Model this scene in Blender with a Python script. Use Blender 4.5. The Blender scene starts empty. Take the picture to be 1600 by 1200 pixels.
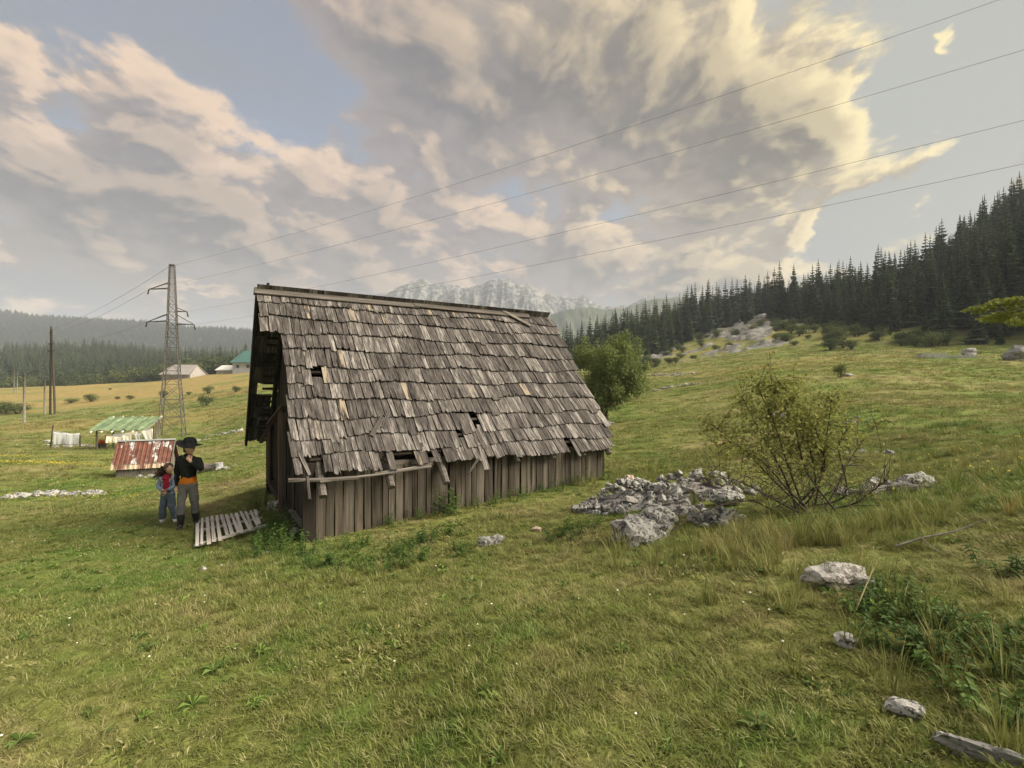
import bpy, bmesh, math, random, os
import numpy as np
from mathutils import Vector, Matrix

R = math.radians
scene = bpy.context.scene
col = scene.collection
random.seed(7)
rng = np.random.default_rng(7)

# ------------------------------------------------------------------ camera
F, HY, CZ = 780.0, 605.0, 1.6          # focal length and horizon row of the photograph in its own pixels
cam_d = bpy.data.cameras.new('camera')
cam = bpy.data.objects.new('camera', cam_d)
col.objects.link(cam)
cam.location = (0, 0, CZ)
cam.rotation_euler = (R(90), 0, 0)
cam_d.sensor_width = 36
cam_d.lens = 36 * F / 1600
cam_d.shift_y = (HY - 600) / 1600
cam_d.clip_start = 0.05
cam_d.clip_end = 20000
scene.camera = cam

# ------------------------------------------------------------------ exposure
scene.view_settings.view_transform = 'Standard'
scene.view_settings.look = 'None'
scene.view_settings.exposure = 2.08
scene.view_settings.gamma = 1
scene.cycles.use_denoising = True
scene.cycles.max_bounces = 6
scene.cycles.diffuse_bounces = 3
scene.cycles.glossy_bounces = 2
scene.cycles.transmission_bounces = 3
scene.cycles.transparent_max_bounces = 6
scene.cycles.volume_bounces = 0

SUN_AZ, SUN_EL = R(96), R(36)          # azimuth clockwise from +Y (the camera's forward), elevation
sun_dir = Vector((math.sin(SUN_AZ) * math.cos(SUN_EL), math.cos(SUN_AZ) * math.cos(SUN_EL), math.sin(SUN_EL)))


def P(x, y, Y):
    """A point at depth Y that the photograph shows at pixel x, y."""
    return Vector(((x - 800) / F * Y, Y, CZ - (y - HY) / F * Y))


# ------------------------------------------------------------------ node helper
class G:
    def __init__(self, tree):
        self.t = tree

    def n(self, typ, **kw):
        nd = self.t.nodes.new(typ)
        for k, v in kw.items():
            setattr(nd, k, v)
        return nd

    def put(self, sock, v):
        if hasattr(v, 'is_output'):
            self.t.links.new(v, sock)
        elif v is not None:
            sock.default_value = v

    def m(self, op, a, b=None, c=None, clamp=False):
        nd = self.n('ShaderNodeMath', operation=op, use_clamp=clamp)
        for i, v in enumerate((a, b, c)):
            self.put(nd.inputs[i], v)
        return nd.outputs[0]

    def v(self, op, a, b=None, out=0):
        nd = self.n('ShaderNodeVectorMath', operation=op)
        self.put(nd.inputs[0], a)
        if op == 'SCALE':
            self.put(nd.inputs[3], b)
        elif b is not None:
            self.put(nd.inputs[1], b)
        return nd.outputs[out]

    def sep(self, v):
        nd = self.n('ShaderNodeSeparateXYZ')
        self.put(nd.inputs[0], v)
        return nd.outputs

    def comb(self, x, y, z):
        nd = self.n('ShaderNodeCombineXYZ')
        for i, v in enumerate((x, y, z)):
            self.put(nd.inputs[i], v)
        return nd.outputs[0]

    def noise(self, vec, scale=1, detail=4, rough=.55, dist=0, color=False, lac=2.0):
        nd = self.n('ShaderNodeTexNoise')
        self.put(nd.inputs['Vector'], vec)
        self.put(nd.inputs['Scale'], scale)
        nd.inputs['Detail'].default_value = detail
        nd.inputs['Roughness'].default_value = rough
        nd.inputs['Lacunarity'].default_value = lac
        nd.inputs['Distortion'].default_value = dist
        return nd.outputs[1 if color else 0]

    def step(self, x, a, b, lo=0., hi=1., smooth=True):
        nd = self.n('ShaderNodeMapRange', interpolation_type='SMOOTHSTEP' if smooth else 'LINEAR')
        for i, v in enumerate((x, a, b, lo, hi)):
            self.put(nd.inputs[i], v)
        return nd.outputs[0]

    def mix(self, f, a, b, blend='MIX'):
        nd = self.n('ShaderNodeMix', data_type='RGBA', blend_type=blend)
        self.put(nd.inputs[0], f)
        for s, v in ((nd.inputs[6], a), (nd.inputs[7], b)):
            if isinstance(v, (tuple, list)) and len(v) == 3:
                v = (*v, 1)
            self.put(s, v)
        return nd.outputs[2]


# ------------------------------------------------------------------ world: Nishita sky with clouds
world = bpy.data.worlds.new('World')
scene.world = world
world.use_nodes = True
wt = world.node_tree
wt.nodes.clear()


def azel(x, y):
    az = math.atan((x - 800) / F)
    return az, math.atan((HY - y) / F * math.cos(az))


def cloud_group():
    """Cloud thickness along a direction: fractal noise on a cloud layer plus the day's large banks and gaps."""
    t = bpy.data.node_groups.new('cloud_thickness', 'ShaderNodeTree')
    t.interface.new_socket('dir', in_out='INPUT', socket_type='NodeSocketVector')
    t.interface.new_socket('thickness', in_out='OUTPUT', socket_type='NodeSocketFloat')
    t.interface.new_socket('veil', in_out='OUTPUT', socket_type='NodeSocketFloat')
    g = G(t)
    gi = g.n('NodeGroupInput')
    go = g.n('NodeGroupOutput')
    d = g.v('NORMALIZE', gi.outputs[0])
    x, y, z = g.sep(d)
    az = g.m('ARCTAN2', x, y)
    el = g.m('ARCSINE', z)
    k = g.m('DIVIDE', 1.0, g.m('ADD', g.m('MAXIMUM', z, 0.0), 0.26))
    # the layer drifts from upper left to lower right: stretch it a little along that line
    pl = g.comb(g.m('MULTIPLY', x, k), g.m('MULTIPLY', y, k), 0.0)
    rot = g.n('ShaderNodeMapping')
    rot.inputs['Rotation'].default_value = (0, 0, R(-38))
    rot.inputs['Scale'].default_value = (1.0, 0.85, 1.0)
    rot.inputs['Location'].default_value = (3.1, 7.7, 0.4)
    g.put(rot.inputs['Vector'], pl)
    p = rot.outputs[0]
    warp = g.v('SUBTRACT', g.noise(p, 1.3, 3, .5, color=True), (.5, .5, .5))
    p2 = g.v('ADD', p, g.v('SCALE', warp, .55))
    n1 = g.noise(p2, 1.9, 10, .60)
    n2 = g.noise(g.v('ADD', p2, (9., 4., 2.)), 5.5, 6, .6)
    f = g.m('ADD', g.m('MULTIPLY', n1, 1.75), g.m('MULTIPLY', n2, 1.0))
    f = g.m('SUBTRACT', f, 1.40)
    total = f
    wb = g.v('SUBTRACT', g.noise(p, 2.3, 6, .6, color=True), (.5, .5, .5))
    wx, wy, _ = g.sep(wb)
    az = g.m('MULTIPLY_ADD', wx, .62, az)
    el = g.m('MULTIPLY_ADD', wy, .42, el)
    banks = [  # x, y, rx, ry, tilt, amount
        (1130, 110, 250, 150, 0, .46), (860, 150, 260, 150, 22, .36), (1290, 190, 75, 100, 50, .30), (1180, 250, 60, 40, 0, .16), (620, 40, 180, 60, 20, .22),
        (120, 230, 260, 110, 24, .42), (390, 330, 260, 80, 22, .25), (600, 260, 190, 70, 30, .25),
        (560, 400, 560, 60, 6, .20), (120, 400, 330, 70, 0, .18), (960, 360, 160, 50, 5, .12),
        (1170, 372, 160, 36, -8, .30), (1320, 345, 80, 24, -20, .26), (1040, 410, 120, 30, 0, .2), (1590, 22, 24, 26, 0, .34),
        (330, 60, 170, 95, 25, -.56), (490, 170, 120, 50, 30, -.46), (60, 10, 110, 40, 15, -.4),
        (1500, 180, 105, 200, 8, -.42), (1400, 330, 160, 30, 0, -.10), (1000, 310, 120, 34, -10, -.20),
        (690, 215, 40, 40, 0, -.14), (315, 458, 70, 9, 8, .34), (195, 446, 32, 9, 22, .30),
    ]
    for bx, by, rx, ry, tilt, amt in banks:
        a0, e0 = azel(bx, by)
        sc = math.cos(a0) * math.cos(e0)
        ax, ay = rx / F * sc * math.cos(a0) ** .5, ry / F * sc
        da = g.m('SUBTRACT', az, a0)
        de = g.m('SUBTRACT', el, e0)
        c, s = math.cos(R(tilt)), math.sin(R(tilt))
        q = g.m('SUBTRACT', g.m('MULTIPLY', da, c / ax), g.m('MULTIPLY', de, s / ax))
        w = g.m('ADD', g.m('MULTIPLY', da, s / ay), g.m('MULTIPLY', de, c / ay))
        e = g.m('MULTIPLY', g.m('ADD', g.m('POWER', g.m('ABSOLUTE', q), 2.), g.m('POWER', g.m('ABSOLUTE', w), 2.)), -.8)
        total = g.m('MULTIPLY_ADD', g.m('EXPONENT', e), amt, total)
    g.put(go.inputs[0], total)
    veil = g.noise(g.v('MULTIPLY', p2, (.6, 1.5, 1)), 1.6, 5, .5)
    g.put(go.inputs[1], veil)
    return t


wg = G(wt)
cg = cloud_group()
direction = wg.n('ShaderNodeTexCoord').outputs['Generated']
c0 = wg.n('ShaderNodeGroup')
c0.node_tree = cg
wg.put(c0.inputs[0], direction)
c1 = wg.n('ShaderNodeGroup')
c1.node_tree = cg
wg.put(c1.inputs[0], wg.v('ADD', direction, tuple(sun_dir * 0.042)))
th, veil = c0.outputs[0], c0.outputs[1]
th_s = c1.outputs[0]
cover = wg.step(th, -.11, .17)
core = wg.step(th, .08, .60)
lit = wg.step(wg.m('SUBTRACT', th, th_s), -.08, .27)
cosang = wg.v('DOT_PRODUCT', wg.v('NORMALIZE', direction), tuple(sun_dir), out=1)
near_sun = wg.step(cosang, -.02, .72)
_, _, dz = wg.sep(direction)
low = wg.step(dz, .0, .38, 1., 0.)
E = 2 ** -scene.view_settings.exposure


def lin(r, g, b, k=1.0):
    f = lambda c: ((c / 255 + .055) / 1.055) ** 2.4 if c > 10 else c / 255 / 12.92
    return tuple(f(c) * k for c in (r, g, b))


edge_far, edge_sun = lin(246, 214, 184, E * 1.04), lin(255, 234, 176, E * 1.25)
grey_far, grey_sun = lin(160, 150, 150, E), lin(180, 164, 140, E)
dark_far, dark_sun = lin(116, 114, 120, E), lin(112, 102, 90, E)
edge = wg.mix(near_sun, edge_far, edge_sun)
grey = wg.mix(near_sun, grey_far, grey_sun)
dark = wg.mix(near_sun, dark_far, dark_sun)
body = wg.mix(core, grey, dark)
cloud = wg.mix(wg.m('MULTIPLY', lit, wg.m('SUBTRACT', 1., wg.m('MULTIPLY', core, .55))), body, edge)
thin = wg.mix(near_sun, lin(146, 150, 160, E), lin(186, 188, 182, E))     # high thin veil
sky = wg.n('ShaderNodeTexSky', sky_type='NISHITA', sun_disc=False)
sky.sun_elevation = SUN_EL
sky.sun_rotation = SUN_AZ
sky.dust_density = 0.4
bg_sky = wg.n('ShaderNodeBackground')
wg.put(bg_sky.inputs[0], sky.outputs[0])
bg_sky.inputs[1].default_value = .05
bg_veil = wg.n('ShaderNodeBackground')
wg.put(bg_veil.inputs[0], thin)
bg_cloud = wg.n('ShaderNodeBackground')
wg.put(bg_cloud.inputs[0], cloud)
mx1 = wg.n('ShaderNodeMixShader')
vf = wg.m('ADD', wg.m('MULTIPLY', wg.step(veil, .35, .7), .35), wg.m('MULTIPLY', low, .55), clamp=True)
wg.put(mx1.inputs[0], wg.m('ADD', wg.m('ADD', vf, .68), wg.m('MULTIPLY', wg.step(cosang, .15, .6), .6), clamp=True))
wt.links.new(bg_sky.outputs[0], mx1.inputs[1])
wt.links.new(bg_veil.outputs[0], mx1.inputs[2])
mx2 = wg.n('ShaderNodeMixShader')
wg.put(mx2.inputs[0], wg.m('MULTIPLY', cover, .94))
wt.links.new(mx1.outputs[0], mx2.inputs[1])
wt.links.new(bg_cloud.outputs[0], mx2.inputs[2])
wo = wg.n('ShaderNodeOutputWorld')
wt.links.new(mx2.outputs[0], wo.inputs[0])
world.cycles.sampling_method = 'MANUAL'
world.cycles.sample_map_resolution = 512

# ------------------------------------------------------------------ sun behind thin cloud
sun_d = bpy.data.lights.new('sun', 'SUN')
sun_d.energy = 2.3
sun_d.angle = R(44)
sun_d.color = (1.0, .90, .74)
sun = bpy.data.objects.new('sun', sun_d)
col.objects.link(sun)
sun.rotation_euler = (-sun_dir).to_track_quat('-Z', 'Y').to_euler()

# ------------------------------------------------------------------ object helpers
def tag(o, label=None, cat=None, group=None, kind=None):
    if label:
        o['label'] = label
    if cat:
        o['category'] = cat
    if group:
        o['group'] = group
    if kind:
        o['kind'] = kind
    return o


def link(name, data, mat=None, parent=None, loc=None, rot=None, scale=None):
    o = bpy.data.objects.new(name, data)
    col.objects.link(o)
    if mat is not None and data is not None and not data.materials:
        data.materials.append(mat)
    if parent is not None:
        o.parent = parent
    if loc is not None:
        o.location = loc
    if rot is not None:
        o.rotation_euler = rot
    if scale is not None:
        o.scale = scale
    return o


def empty(name, loc=(0, 0, 0), rz=0.0, label=None, cat=None, group=None):
    o = link(name, None, loc=loc, rot=(0, 0, rz))
    o.empty_display_size = .2
    return tag(o, label, cat, group)


def copy_tree(o, parent=None):
    c = o.copy()
    col.objects.link(c)
    c.parent = parent
    for ch in list(o.children):
        copy_tree(ch, c)
    return c


class MB:
    """Collects boxes, bars and tubes and makes one mesh of them."""

    def __init__(self):
        self.v, self.f, self.smooth = [], [], False

    def add(self, vs, fs):
        b = len(self.v)
        self.v += [tuple(p) for p in vs]
        self.f += [tuple(i + b for i in f) for f in fs]
        return self

    def box(self, c, s, M=None):
        vs = [Vector(c) + Vector((sx * s[0] / 2, sy * s[1] / 2, sz * s[2] / 2)) for sx in (-1, 1) for sy in (-1, 1) for sz in (-1, 1)]
        if M is not None:
            vs = [M @ p for p in vs]
        return self.add(vs, [(0, 1, 3, 2), (4, 6, 7, 5), (0, 4, 5, 1), (2, 3, 7, 6), (0, 2, 6, 4), (1, 5, 7, 3)])

    def bar(self, a, b, w, h=None, up=(0, 0, 1), jit=0.0):
        """A rectangular bar from a to b, w wide and h thick (h along up)."""
        a, b = Vector(a), Vector(b)
        h = h or w
        d = (b - a).normalized()
        x = d.cross(Vector(up))
        if x.length < 1e-4:
            x = d.cross(Vector((1, 0, 0)))
        x.normalize()
        u = x.cross(d).normalized()
        vs = []
        for p in (a, b):
            for sx, su in ((-1, -1), (1, -1), (1, 1), (-1, 1)):
                vs.append(p + x * sx * w / 2 + u * su * h / 2 + Vector((random.uniform(-jit, jit) for _ in range(3))))
        return self.add(vs, [(3, 2, 1, 0), (4, 5, 6, 7), (0, 1, 5, 4), (1, 2, 6, 5), (2, 3, 7, 6), (3, 0, 4, 7)])

    def tube(self, pts, rad, n=6, cap=True):
        pts = [Vector(p) for p in pts]
        if not hasattr(rad, '__len__'):
            rad = [rad] * len(pts)
        rings = []
        ref = Vector((.31, .17, .93))
        for i, p in enumerate(pts):
            d = (pts[min(i + 1, len(pts) - 1)] - pts[max(i - 1, 0)]).normalized()
            if abs(d.dot(ref)) > .95:
                ref = Vector((.9, .2, .1))
            x = d.cross(ref).normalized()
            y = d.cross(x).normalized()
            rings.append([p + (x * math.cos(k * 2 * math.pi / n) + y * math.sin(k * 2 * math.pi / n)) * rad[i] for k in range(n)])
        vs = [q for r in rings for q in r]
        fs = [(i * n + k, i * n + (k + 1) % n, (i + 1) * n + (k + 1) % n, (i + 1) * n + k) for i in range(len(pts) - 1) for k in range(n)]
        if cap:
            fs += [tuple(range(n)), tuple(reversed(range((len(pts) - 1) * n, len(pts) * n)))]
        return self.add(vs, fs)

    def mesh(self, name, mat=None, smooth=False):
        me = bpy.data.meshes.new(name)
        me.from_pydata(self.v, [], self.f)
        me.update()
        if smooth:
            me.polygons.foreach_set('use_smooth', [True] * len(me.polygons))
        if mat:
            me.materials.append(mat)
        return me

    def build(self, name, mat, parent=None, smooth=False, **kw):
        return link(name, self.mesh(name, mat, smooth), parent=parent, **kw)


def np_mesh(name, verts, faces, mat=None, smooth=False):
    """faces: an (n, k) integer array."""
    me = bpy.data.meshes.new(name)
    verts = np.asarray(verts, dtype=np.float32)
    faces = np.asarray(faces, dtype=np.int32)
    me.vertices.add(len(verts))
    me.vertices.foreach_set('co', verts.ravel())
    k = faces.shape[1]
    me.loops.add(faces.size)
    me.loops.foreach_set('vertex_index', faces.ravel())
    me.polygons.add(len(faces))
    me.polygons.foreach_set('loop_start', np.arange(0, faces.size, k, dtype=np.int32))
    if smooth:
        me.polygons.foreach_set('use_smooth', np.ones(len(faces), dtype=bool))
    me.update(calc_edges=True)
    if mat:
        me.materials.append(mat)
    return me


# value noise in numpy for the shape of the land
_perm = np.random.default_rng(3).random((256, 256)).astype(np.float64)


def vnoise(x, y):
    xi, yi = np.floor(x).astype(int), np.floor(y).astype(int)
    fx, fy = x - xi, y - yi
    fx, fy = fx * fx * (3 - 2 * fx), fy * fy * (3 - 2 * fy)
    g = lambda a, b: _perm[a & 255, b & 255]
    return (g(xi, yi) * (1 - fx) + g(xi + 1, yi) * fx) * (1 - fy) + (g(xi, yi + 1) * (1 - fx) + g(xi + 1, yi + 1) * fx) * fy - .5


def fbm(x, y, o=4, gain=.5):
    s, a = 0, 1.0
    for i in range(o):
        s = s + a * vnoise(x * 2 ** i + 17.3 * i, y * 2 ** i + 5.1 * i)
        a *= gain
    return s


# ------------------------------------------------------------------ materials
def material(name, rough=.9, spec=.2):
    m = bpy.data.materials.new(name)
    m.use_nodes = True
    b = m.node_tree.nodes['Principled BSDF']
    b.inputs['Roughness'].default_value = rough
    b.inputs['Specular IOR Level'].default_value = spec
    return m, G(m.node_tree), b


def bump(g, b, h, strength=.5, dist=.02):
    nd = g.n('ShaderNodeBump')
    nd.inputs['Strength'].default_value = strength
    nd.inputs['Distance'].default_value = dist
    g.put(nd.inputs['Height'], h)
    g.t.links.new(nd.outputs[0], b.inputs['Normal'])


def piece_random(g):
    """One number per piece: per object, and per island where many pieces are joined."""
    a = g.n('ShaderNodeObjectInfo').outputs['Random']
    b = g.n('ShaderNodeNewGeometry').outputs['Random Per Island']
    return g.m('FRACT', g.m('ADD', a, b))


def coords(g, kind='Object'):
    return g.n('ShaderNodeTexCoord').outputs[kind]


def world_pos(g):
    return g.n('ShaderNodeNewGeometry').outputs['Position']


def wood(name, dark, mid, light, fine=60., along=2.2, warm=None, rough=.92, axis=1, bumps=.6):
    """Weathered wood, grain along the local axis, each piece its own tone."""
    m, g, b = material(name, rough, .15)
    r = piece_random(g)
    r2 = g.m('FRACT', g.m('MULTIPLY', r, 37.7))
    c = coords(g)
    off = g.comb(g.m('MULTIPLY', r, 31.), g.m('MULTIPLY', r2, 17.), g.m('MULTIPLY', r, 7.))
    sc = [fine, fine, fine]
    sc[axis] = along
    p = g.v('MULTIPLY', g.v('ADD', c, off), tuple(sc))
    sc2 = [fine * .36] * 3
    sc2[axis] = along * .7
    p2 = g.v('MULTIPLY', g.v('ADD', c, off), tuple(sc2))
    grain = g.noise(p, 1., 5, .65, .3)
    broad = g.noise(p2, 1., 4, .6, .4)
    x = g.m('ADD', g.m('MULTIPLY', grain, .75), g.m('MULTIPLY', broad, .55))
    x = g.m('ADD', x, g.m('MULTIPLY', g.m('SUBTRACT', r, .5), .20))
    colr = g.mix(g.step(x, .42, .66), dark, mid)
    colr = g.mix(g.step(x, .64, .92), colr, light)
    if warm:
        colr = g.mix(g.m('MULTIPLY', g.step(r2, .955, .995), g.step(broad, .45, .6)), colr, warm)
    g.put(b.inputs['Base Color'], colr)
    bump(g, b, x, bumps, .008)
    return m


def plain(name, c1, c2, scale=3., rough=.85, spec=.3, bumps=.25, per=0.0, metal=0.0, detail=5, kind='Object'):
    m, g, b = material(name, rough, spec)
    n = g.noise(coords(g, kind), scale, detail, .6)
    f = g.step(n, .3, .7)
    if per:
        f = g.m('ADD', f, g.m('MULTIPLY', g.m('SUBTRACT', piece_random(g), .5), per), clamp=True)
    g.put(b.inputs['Base Color'], g.mix(f, c1, c2))
    b.inputs['Metallic'].default_value = metal
    bump(g, b, n, bumps, .02)
    return m


def grass_tone(g, p):
    """Meadow colour by place: green, olive and straw patches; the same for the soil sheet and the blades on it."""
    big = g.noise(p, .22, 3, .5)
    midn = g.noise(g.v('ADD', p, (40., 7., 0.)), .9, 4, .6)
    fine = g.noise(g.v('ADD', p, (4., 70., 0.)), 3.4, 3, .6)
    return big, midn, fine


MEADOW_GREEN, MEADOW_OLIVE, MEADOW_STRAW = (.120, .200, .036), (.210, .228, .064), (.33, .28, .135)


def meadow_colour(g, p, zone_straw):
    big, midn, fine = grass_tone(g, p)
    x = g.m('ADD', g.m('MULTIPLY', big, .9), g.m('ADD', g.m('MULTIPLY', midn, .7), g.m('MULTIPLY', fine, .5)))
    c = g.mix(g.step(x, .79, 1.08), MEADOW_GREEN, MEADOW_OLIVE)
    c = g.mix(g.step(x, 1.03, 1.33), c, MEADOW_STRAW)
    return g.mix(zone_straw, c, g.mix(g.step(midn, .35, .65), (.40, .29, .115), (.30, .24, .085))), x


# ------------------------------------------------------------------ the land
def prof(x, pts):
    u = (x - 800) / F
    k = math.sqrt(1 + u * u)
    return math.atan(u), [(Y * k, z) for Y, z in pts]


far_l = [(800, 10), (1150, 150), (1300, 1), (1700, 1), (2300, 60)]
PROFILES = [
    (R(-180), [(0, 0), (10, .5), (50, 2), (200, 8), (800, 10), (1500, 40)]),
    (R(-130), [(0, 0), (10, -.2), (50, -.5), (200, 4), (800, 10), (1500, 80)]),
    (R(-85), [(0, 0), (4, -.35), (10, -.9), (40, -2.6), (100, -4), (200, 1), (350, 0), (520, 18), (800, 10), (1300, 190), (1700, 170)]),
    prof(0, [(0, 0), (3, -.3), (6, -.75), (8.3, -1.0), (15, -1.7), (38, -2.6), (70, -4.0), (100, -3.0), (140, 1.2), (165, 1.0), (250, -6), (430, 21), (520, 22), (800, 10), (1300, 196), (1600, 190), (2300, 60)]),
    prof(200, [(0, 0), (4, -.42), (9.3, -1.05), (15, -1.7), (22, -2.35), (36, -2.55), (45, -3.2), (80, -2.3), (110, -.5), (150, 3.1), (170, 3), (260, -2), (430, 25), (520, 27), (800, 10), (1300, 170), (1600, 165), (2300, 60)]),
    prof(330, [(0, 0), (4, -.42), (9, -1.0), (15, -1.55), (22, -2.1), (36, -2.3), (45, -2.9), (80, -1.0), (110, 1.5), (155, 5.6), (180, 5.2), (260, 2), (430, 19), (520, 20), (800, 10), (1300, 150), (1600, 145), (2300, 60)]),
    prof(400, [(0, 0), (4, -.40), (7.8, -.84), (12.3, -1.0), (22, -1.6), (45, -1.8), (80, 0), (110, 2.8), (160, 7.1), (180, 7), (260, 4), (430, 17), (520, 18), (800, 10), (1300, 145), (1600, 140), (2300, 60)]),
    prof(485, [(0, 0), (4, -.38), (7.8, -.80), (12, -.95), (22, -1.4), (45, -1.5), (80, .5), (160, 6), (260, 5), (430, 15), (800, 10), (1300, 130), (2300, 60)]),
    prof(620, [(0, 0), (4, -.34), (8.5, -.68), (12, -.8), (22, -1.1), (45, -.8), (80, 1), (160, 6), (260, 8), (450, 15), (800, 10), (1300, 80), (2300, 60)]),
    prof(800, [(0, 0), (4, -.24), (6.5, -.44), (9.7, -.53), (14, -.6), (28, -.5), (60, 1.2), (100, 3.5), (160, 5), (300, 6), (450, 8), (800, 14), (1300, 40), (2300, 50)]),
    prof(945, [(0, 0), (4, -.18), (6.5, -.34), (11, -.37), (18, -.4), (28, -.38), (45, .3), (60, 1.4), (100, 4.4), (130, 6), (300, 19), (400, 25), (520, 25), (800, 20), (2300, 40)]),
    prof(1100, [(0, 0), (4, -.1), (6.5, -.22), (9, -.22), (14, -.1), (28, .3), (60, 2.8), (90, 5.8), (120, 9), (200, 24), (330, 42), (400, 45), (520, 40), (800, 40), (2300, 40)]),
    prof(1200, [(0, 0), (4, -.02), (6.5, -.12), (9, -.1), (14, .15), (28, 1.0), (60, 4), (85, 6.8), (110, 11.5), (150, 20), (350, 53), (420, 55), (520, 48), (800, 40), (2300, 40)]),
    prof(1400, [(0, 0), (2, .02), (4, .08), (6.5, .05), (9, .02), (14, .4), (30, 1.9), (60, 5), (85, 8.7), (120, 18), (280, 41), (350, 46), (520, 44), (800, 40), (2300, 40)]),
    prof(1600, [(0, 0), (2, .08), (4.1, .28), (8.6, .52), (14, .8), (30, 1.7), (60, 5.2), (75, 7.9), (120, 27), (200, 66), (260, 80), (400, 84), (800, 50), (2300, 40)]),
    (R(62), [(0, 0), (4, .3), (10, .8), (30, 2.4), (80, 9), (140, 30), (260, 72), (450, 80), (800, 60), (1500, 40)]),
    (R(95), [(0, 0), (4, .35), (10, .9), (40, 3.5), (100, 10), (200, 35), (400, 65), (800, 60), (1500, 40)]),
    (R(140), [(0, 0), (10, .8), (50, 3), (200, 10), (800, 12), (1500, 40)]),
    (R(180), [(0, 0), (10, .5), (50, 2), (200, 8), (800, 10), (1500, 40)]),
]
_lr = np.linspace(0, math.log(1 + 2600 / .8), 420)
_rr = (np.exp(_lr) - 1) * .8
_tab = []
for _a, _p in PROFILES:
    _pr = np.array([q[0] for q in _p], float)
    _tab.append(np.interp(_lr, np.log(1 + _pr / .8), np.array([q[1] for q in _p], float)))
_tab = np.array(_tab)
_k = np.exp(-np.linspace(-2, 2, 11) ** 2)
_k /= _k.sum()
_tab = np.array([np.convolve(np.pad(row, 5, mode='edge'), _k, mode='valid') for row in _tab])
_az = np.array([a for a, _ in PROFILES])
_faz = np.linspace(-math.pi, math.pi, 1441)
_fine = np.array([np.interp(_faz, _az, _tab[:, j]) for j in range(_tab.shape[1])]).T
_k2 = np.exp(-np.linspace(-2, 2, 17) ** 2)
_k2 /= _k2.sum()
_fine = np.array([np.convolve(np.pad(_fine[:, j], 8, mode='wrap'), _k2, mode='valid') for j in range(_fine.shape[1])]).T


def land(X, Y, detail=True):
    X, Y = np.asarray(X, float), np.asarray(Y, float)
    r = np.hypot(X, Y)
    a = np.arctan2(X, Y)
    i = np.clip((a + math.pi) / (2 * math.pi) * 1440, 0, 1439.999)
    j = np.clip(np.log(1 + r / .8) / _lr[1], 0, len(_lr) - 1.001)
    i0, j0 = i.astype(int), j.astype(int)
    fi, fj = i - i0, j - j0
    z = (_fine[i0, j0] * (1 - fi) + _fine[i0 + 1, j0] * fi) * (1 - fj) + (_fine[i0, j0 + 1] * (1 - fi) + _fine[i0 + 1, j0 + 1] * fi) * fj
    if detail:
        z = z + .05 * fbm(X / 1.3, Y / 1.3, 3) * np.clip(r / 3, 0, 1)
        z = z + .5 * fbm(X / 14., Y / 14., 3) * np.clip((r - 16) / 60, 0, 1)
        z = z + 7. * fbm(X / 90., Y / 90., 3) * np.clip((r - 190) / 300, 0, 1)
    return z


def gz(x, y):
    return float(land(np.array([x]), np.array([y]))[0])


def ground_at(x, y, Y):
    """The ground under pixel column x at depth Y."""
    X = (x - 800) / F * Y
    return Vector((X, Y, gz(X, Y)))


def on_ground(px, py, lo=1.5, hi=400.):
    """Where the line of sight through pixel px, py first meets the land."""
    Ys = np.exp(np.linspace(math.log(lo), math.log(hi), 1500))
    X = (px - 800) / F * Ys
    z = CZ - (py - HY) / F * Ys
    below = np.nonzero(z <= land(X, Ys))[0]
    Y = float(Ys[below[0]]) if len(below) else hi
    return ground_at(px, py, Y)


# forest edge: depth where the wood on the right begins, by photograph column
EDGE = np.array([[880, 150], [950, 140], [1010, 132], [1100, 165], [1180, 175], [1260, 135], [1330, 108], [1400, 94], [1470, 84], [1540, 78], [1600, 72], [1800, 66], [2200, 60]], float)


def zones(X, Y):
    """Straw hayfield, bare limestone, forest floor: masks by place."""
    u = 800 + F * X / np.maximum(Y, 1e-3)
    front = Y > 1
    w = 14 * fbm(X / 23., Y / 23., 3)
    straw = np.clip((Y + w - 84) / 10, 0, 1) * np.clip((200 - Y) / 10, 0, 1) * np.clip((430 - u) / 40, 0, 1)
    straw *= 1 - .8 * np.clip((fbm(X / 30. + 9, Y / 9., 3) - .12) / .1, 0, 1)
    band = np.clip((Y + w * .6 - 52) / 6, 0, 1) * np.clip((74 - Y - w * .6) / 8, 0, 1) * np.clip((440 - u) / 60, 0, 1)
    straw = np.maximum(straw, .55 * band)
    right = np.clip((u - 980) / 80, 0, 1) * np.clip((Y - 34) / 25, 0, 1) * np.clip((fbm(X / 16., Y / 9., 3) + .12) / .3, 0, 1) * .36
    straw = np.maximum(straw, right) * front
    edge = np.interp(u, EDGE[:, 0], EDGE[:, 1])
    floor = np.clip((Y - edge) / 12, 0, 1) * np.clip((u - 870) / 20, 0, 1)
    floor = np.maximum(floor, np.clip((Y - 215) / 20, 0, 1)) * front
    rock = np.exp(-((u - 1165 - (Y - 140) * .55) / 62) ** 2) * np.clip((Y - 96) / 14, 0, 1) * np.clip((225 - Y) / 20, 0, 1)
    rock = np.maximum(rock, np.exp(-((u - 1020) / 26) ** 2) * np.clip((Y - 126) / 8, 0, 1) * np.clip((160 - Y) / 8, 0, 1))
    rock = np.clip(rock * 1.2 + 2.6 * fbm(X / 7., Y / 7., 4) - .35, 0, 1) * (rock > .04) * front
    return straw, rock, floor


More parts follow.
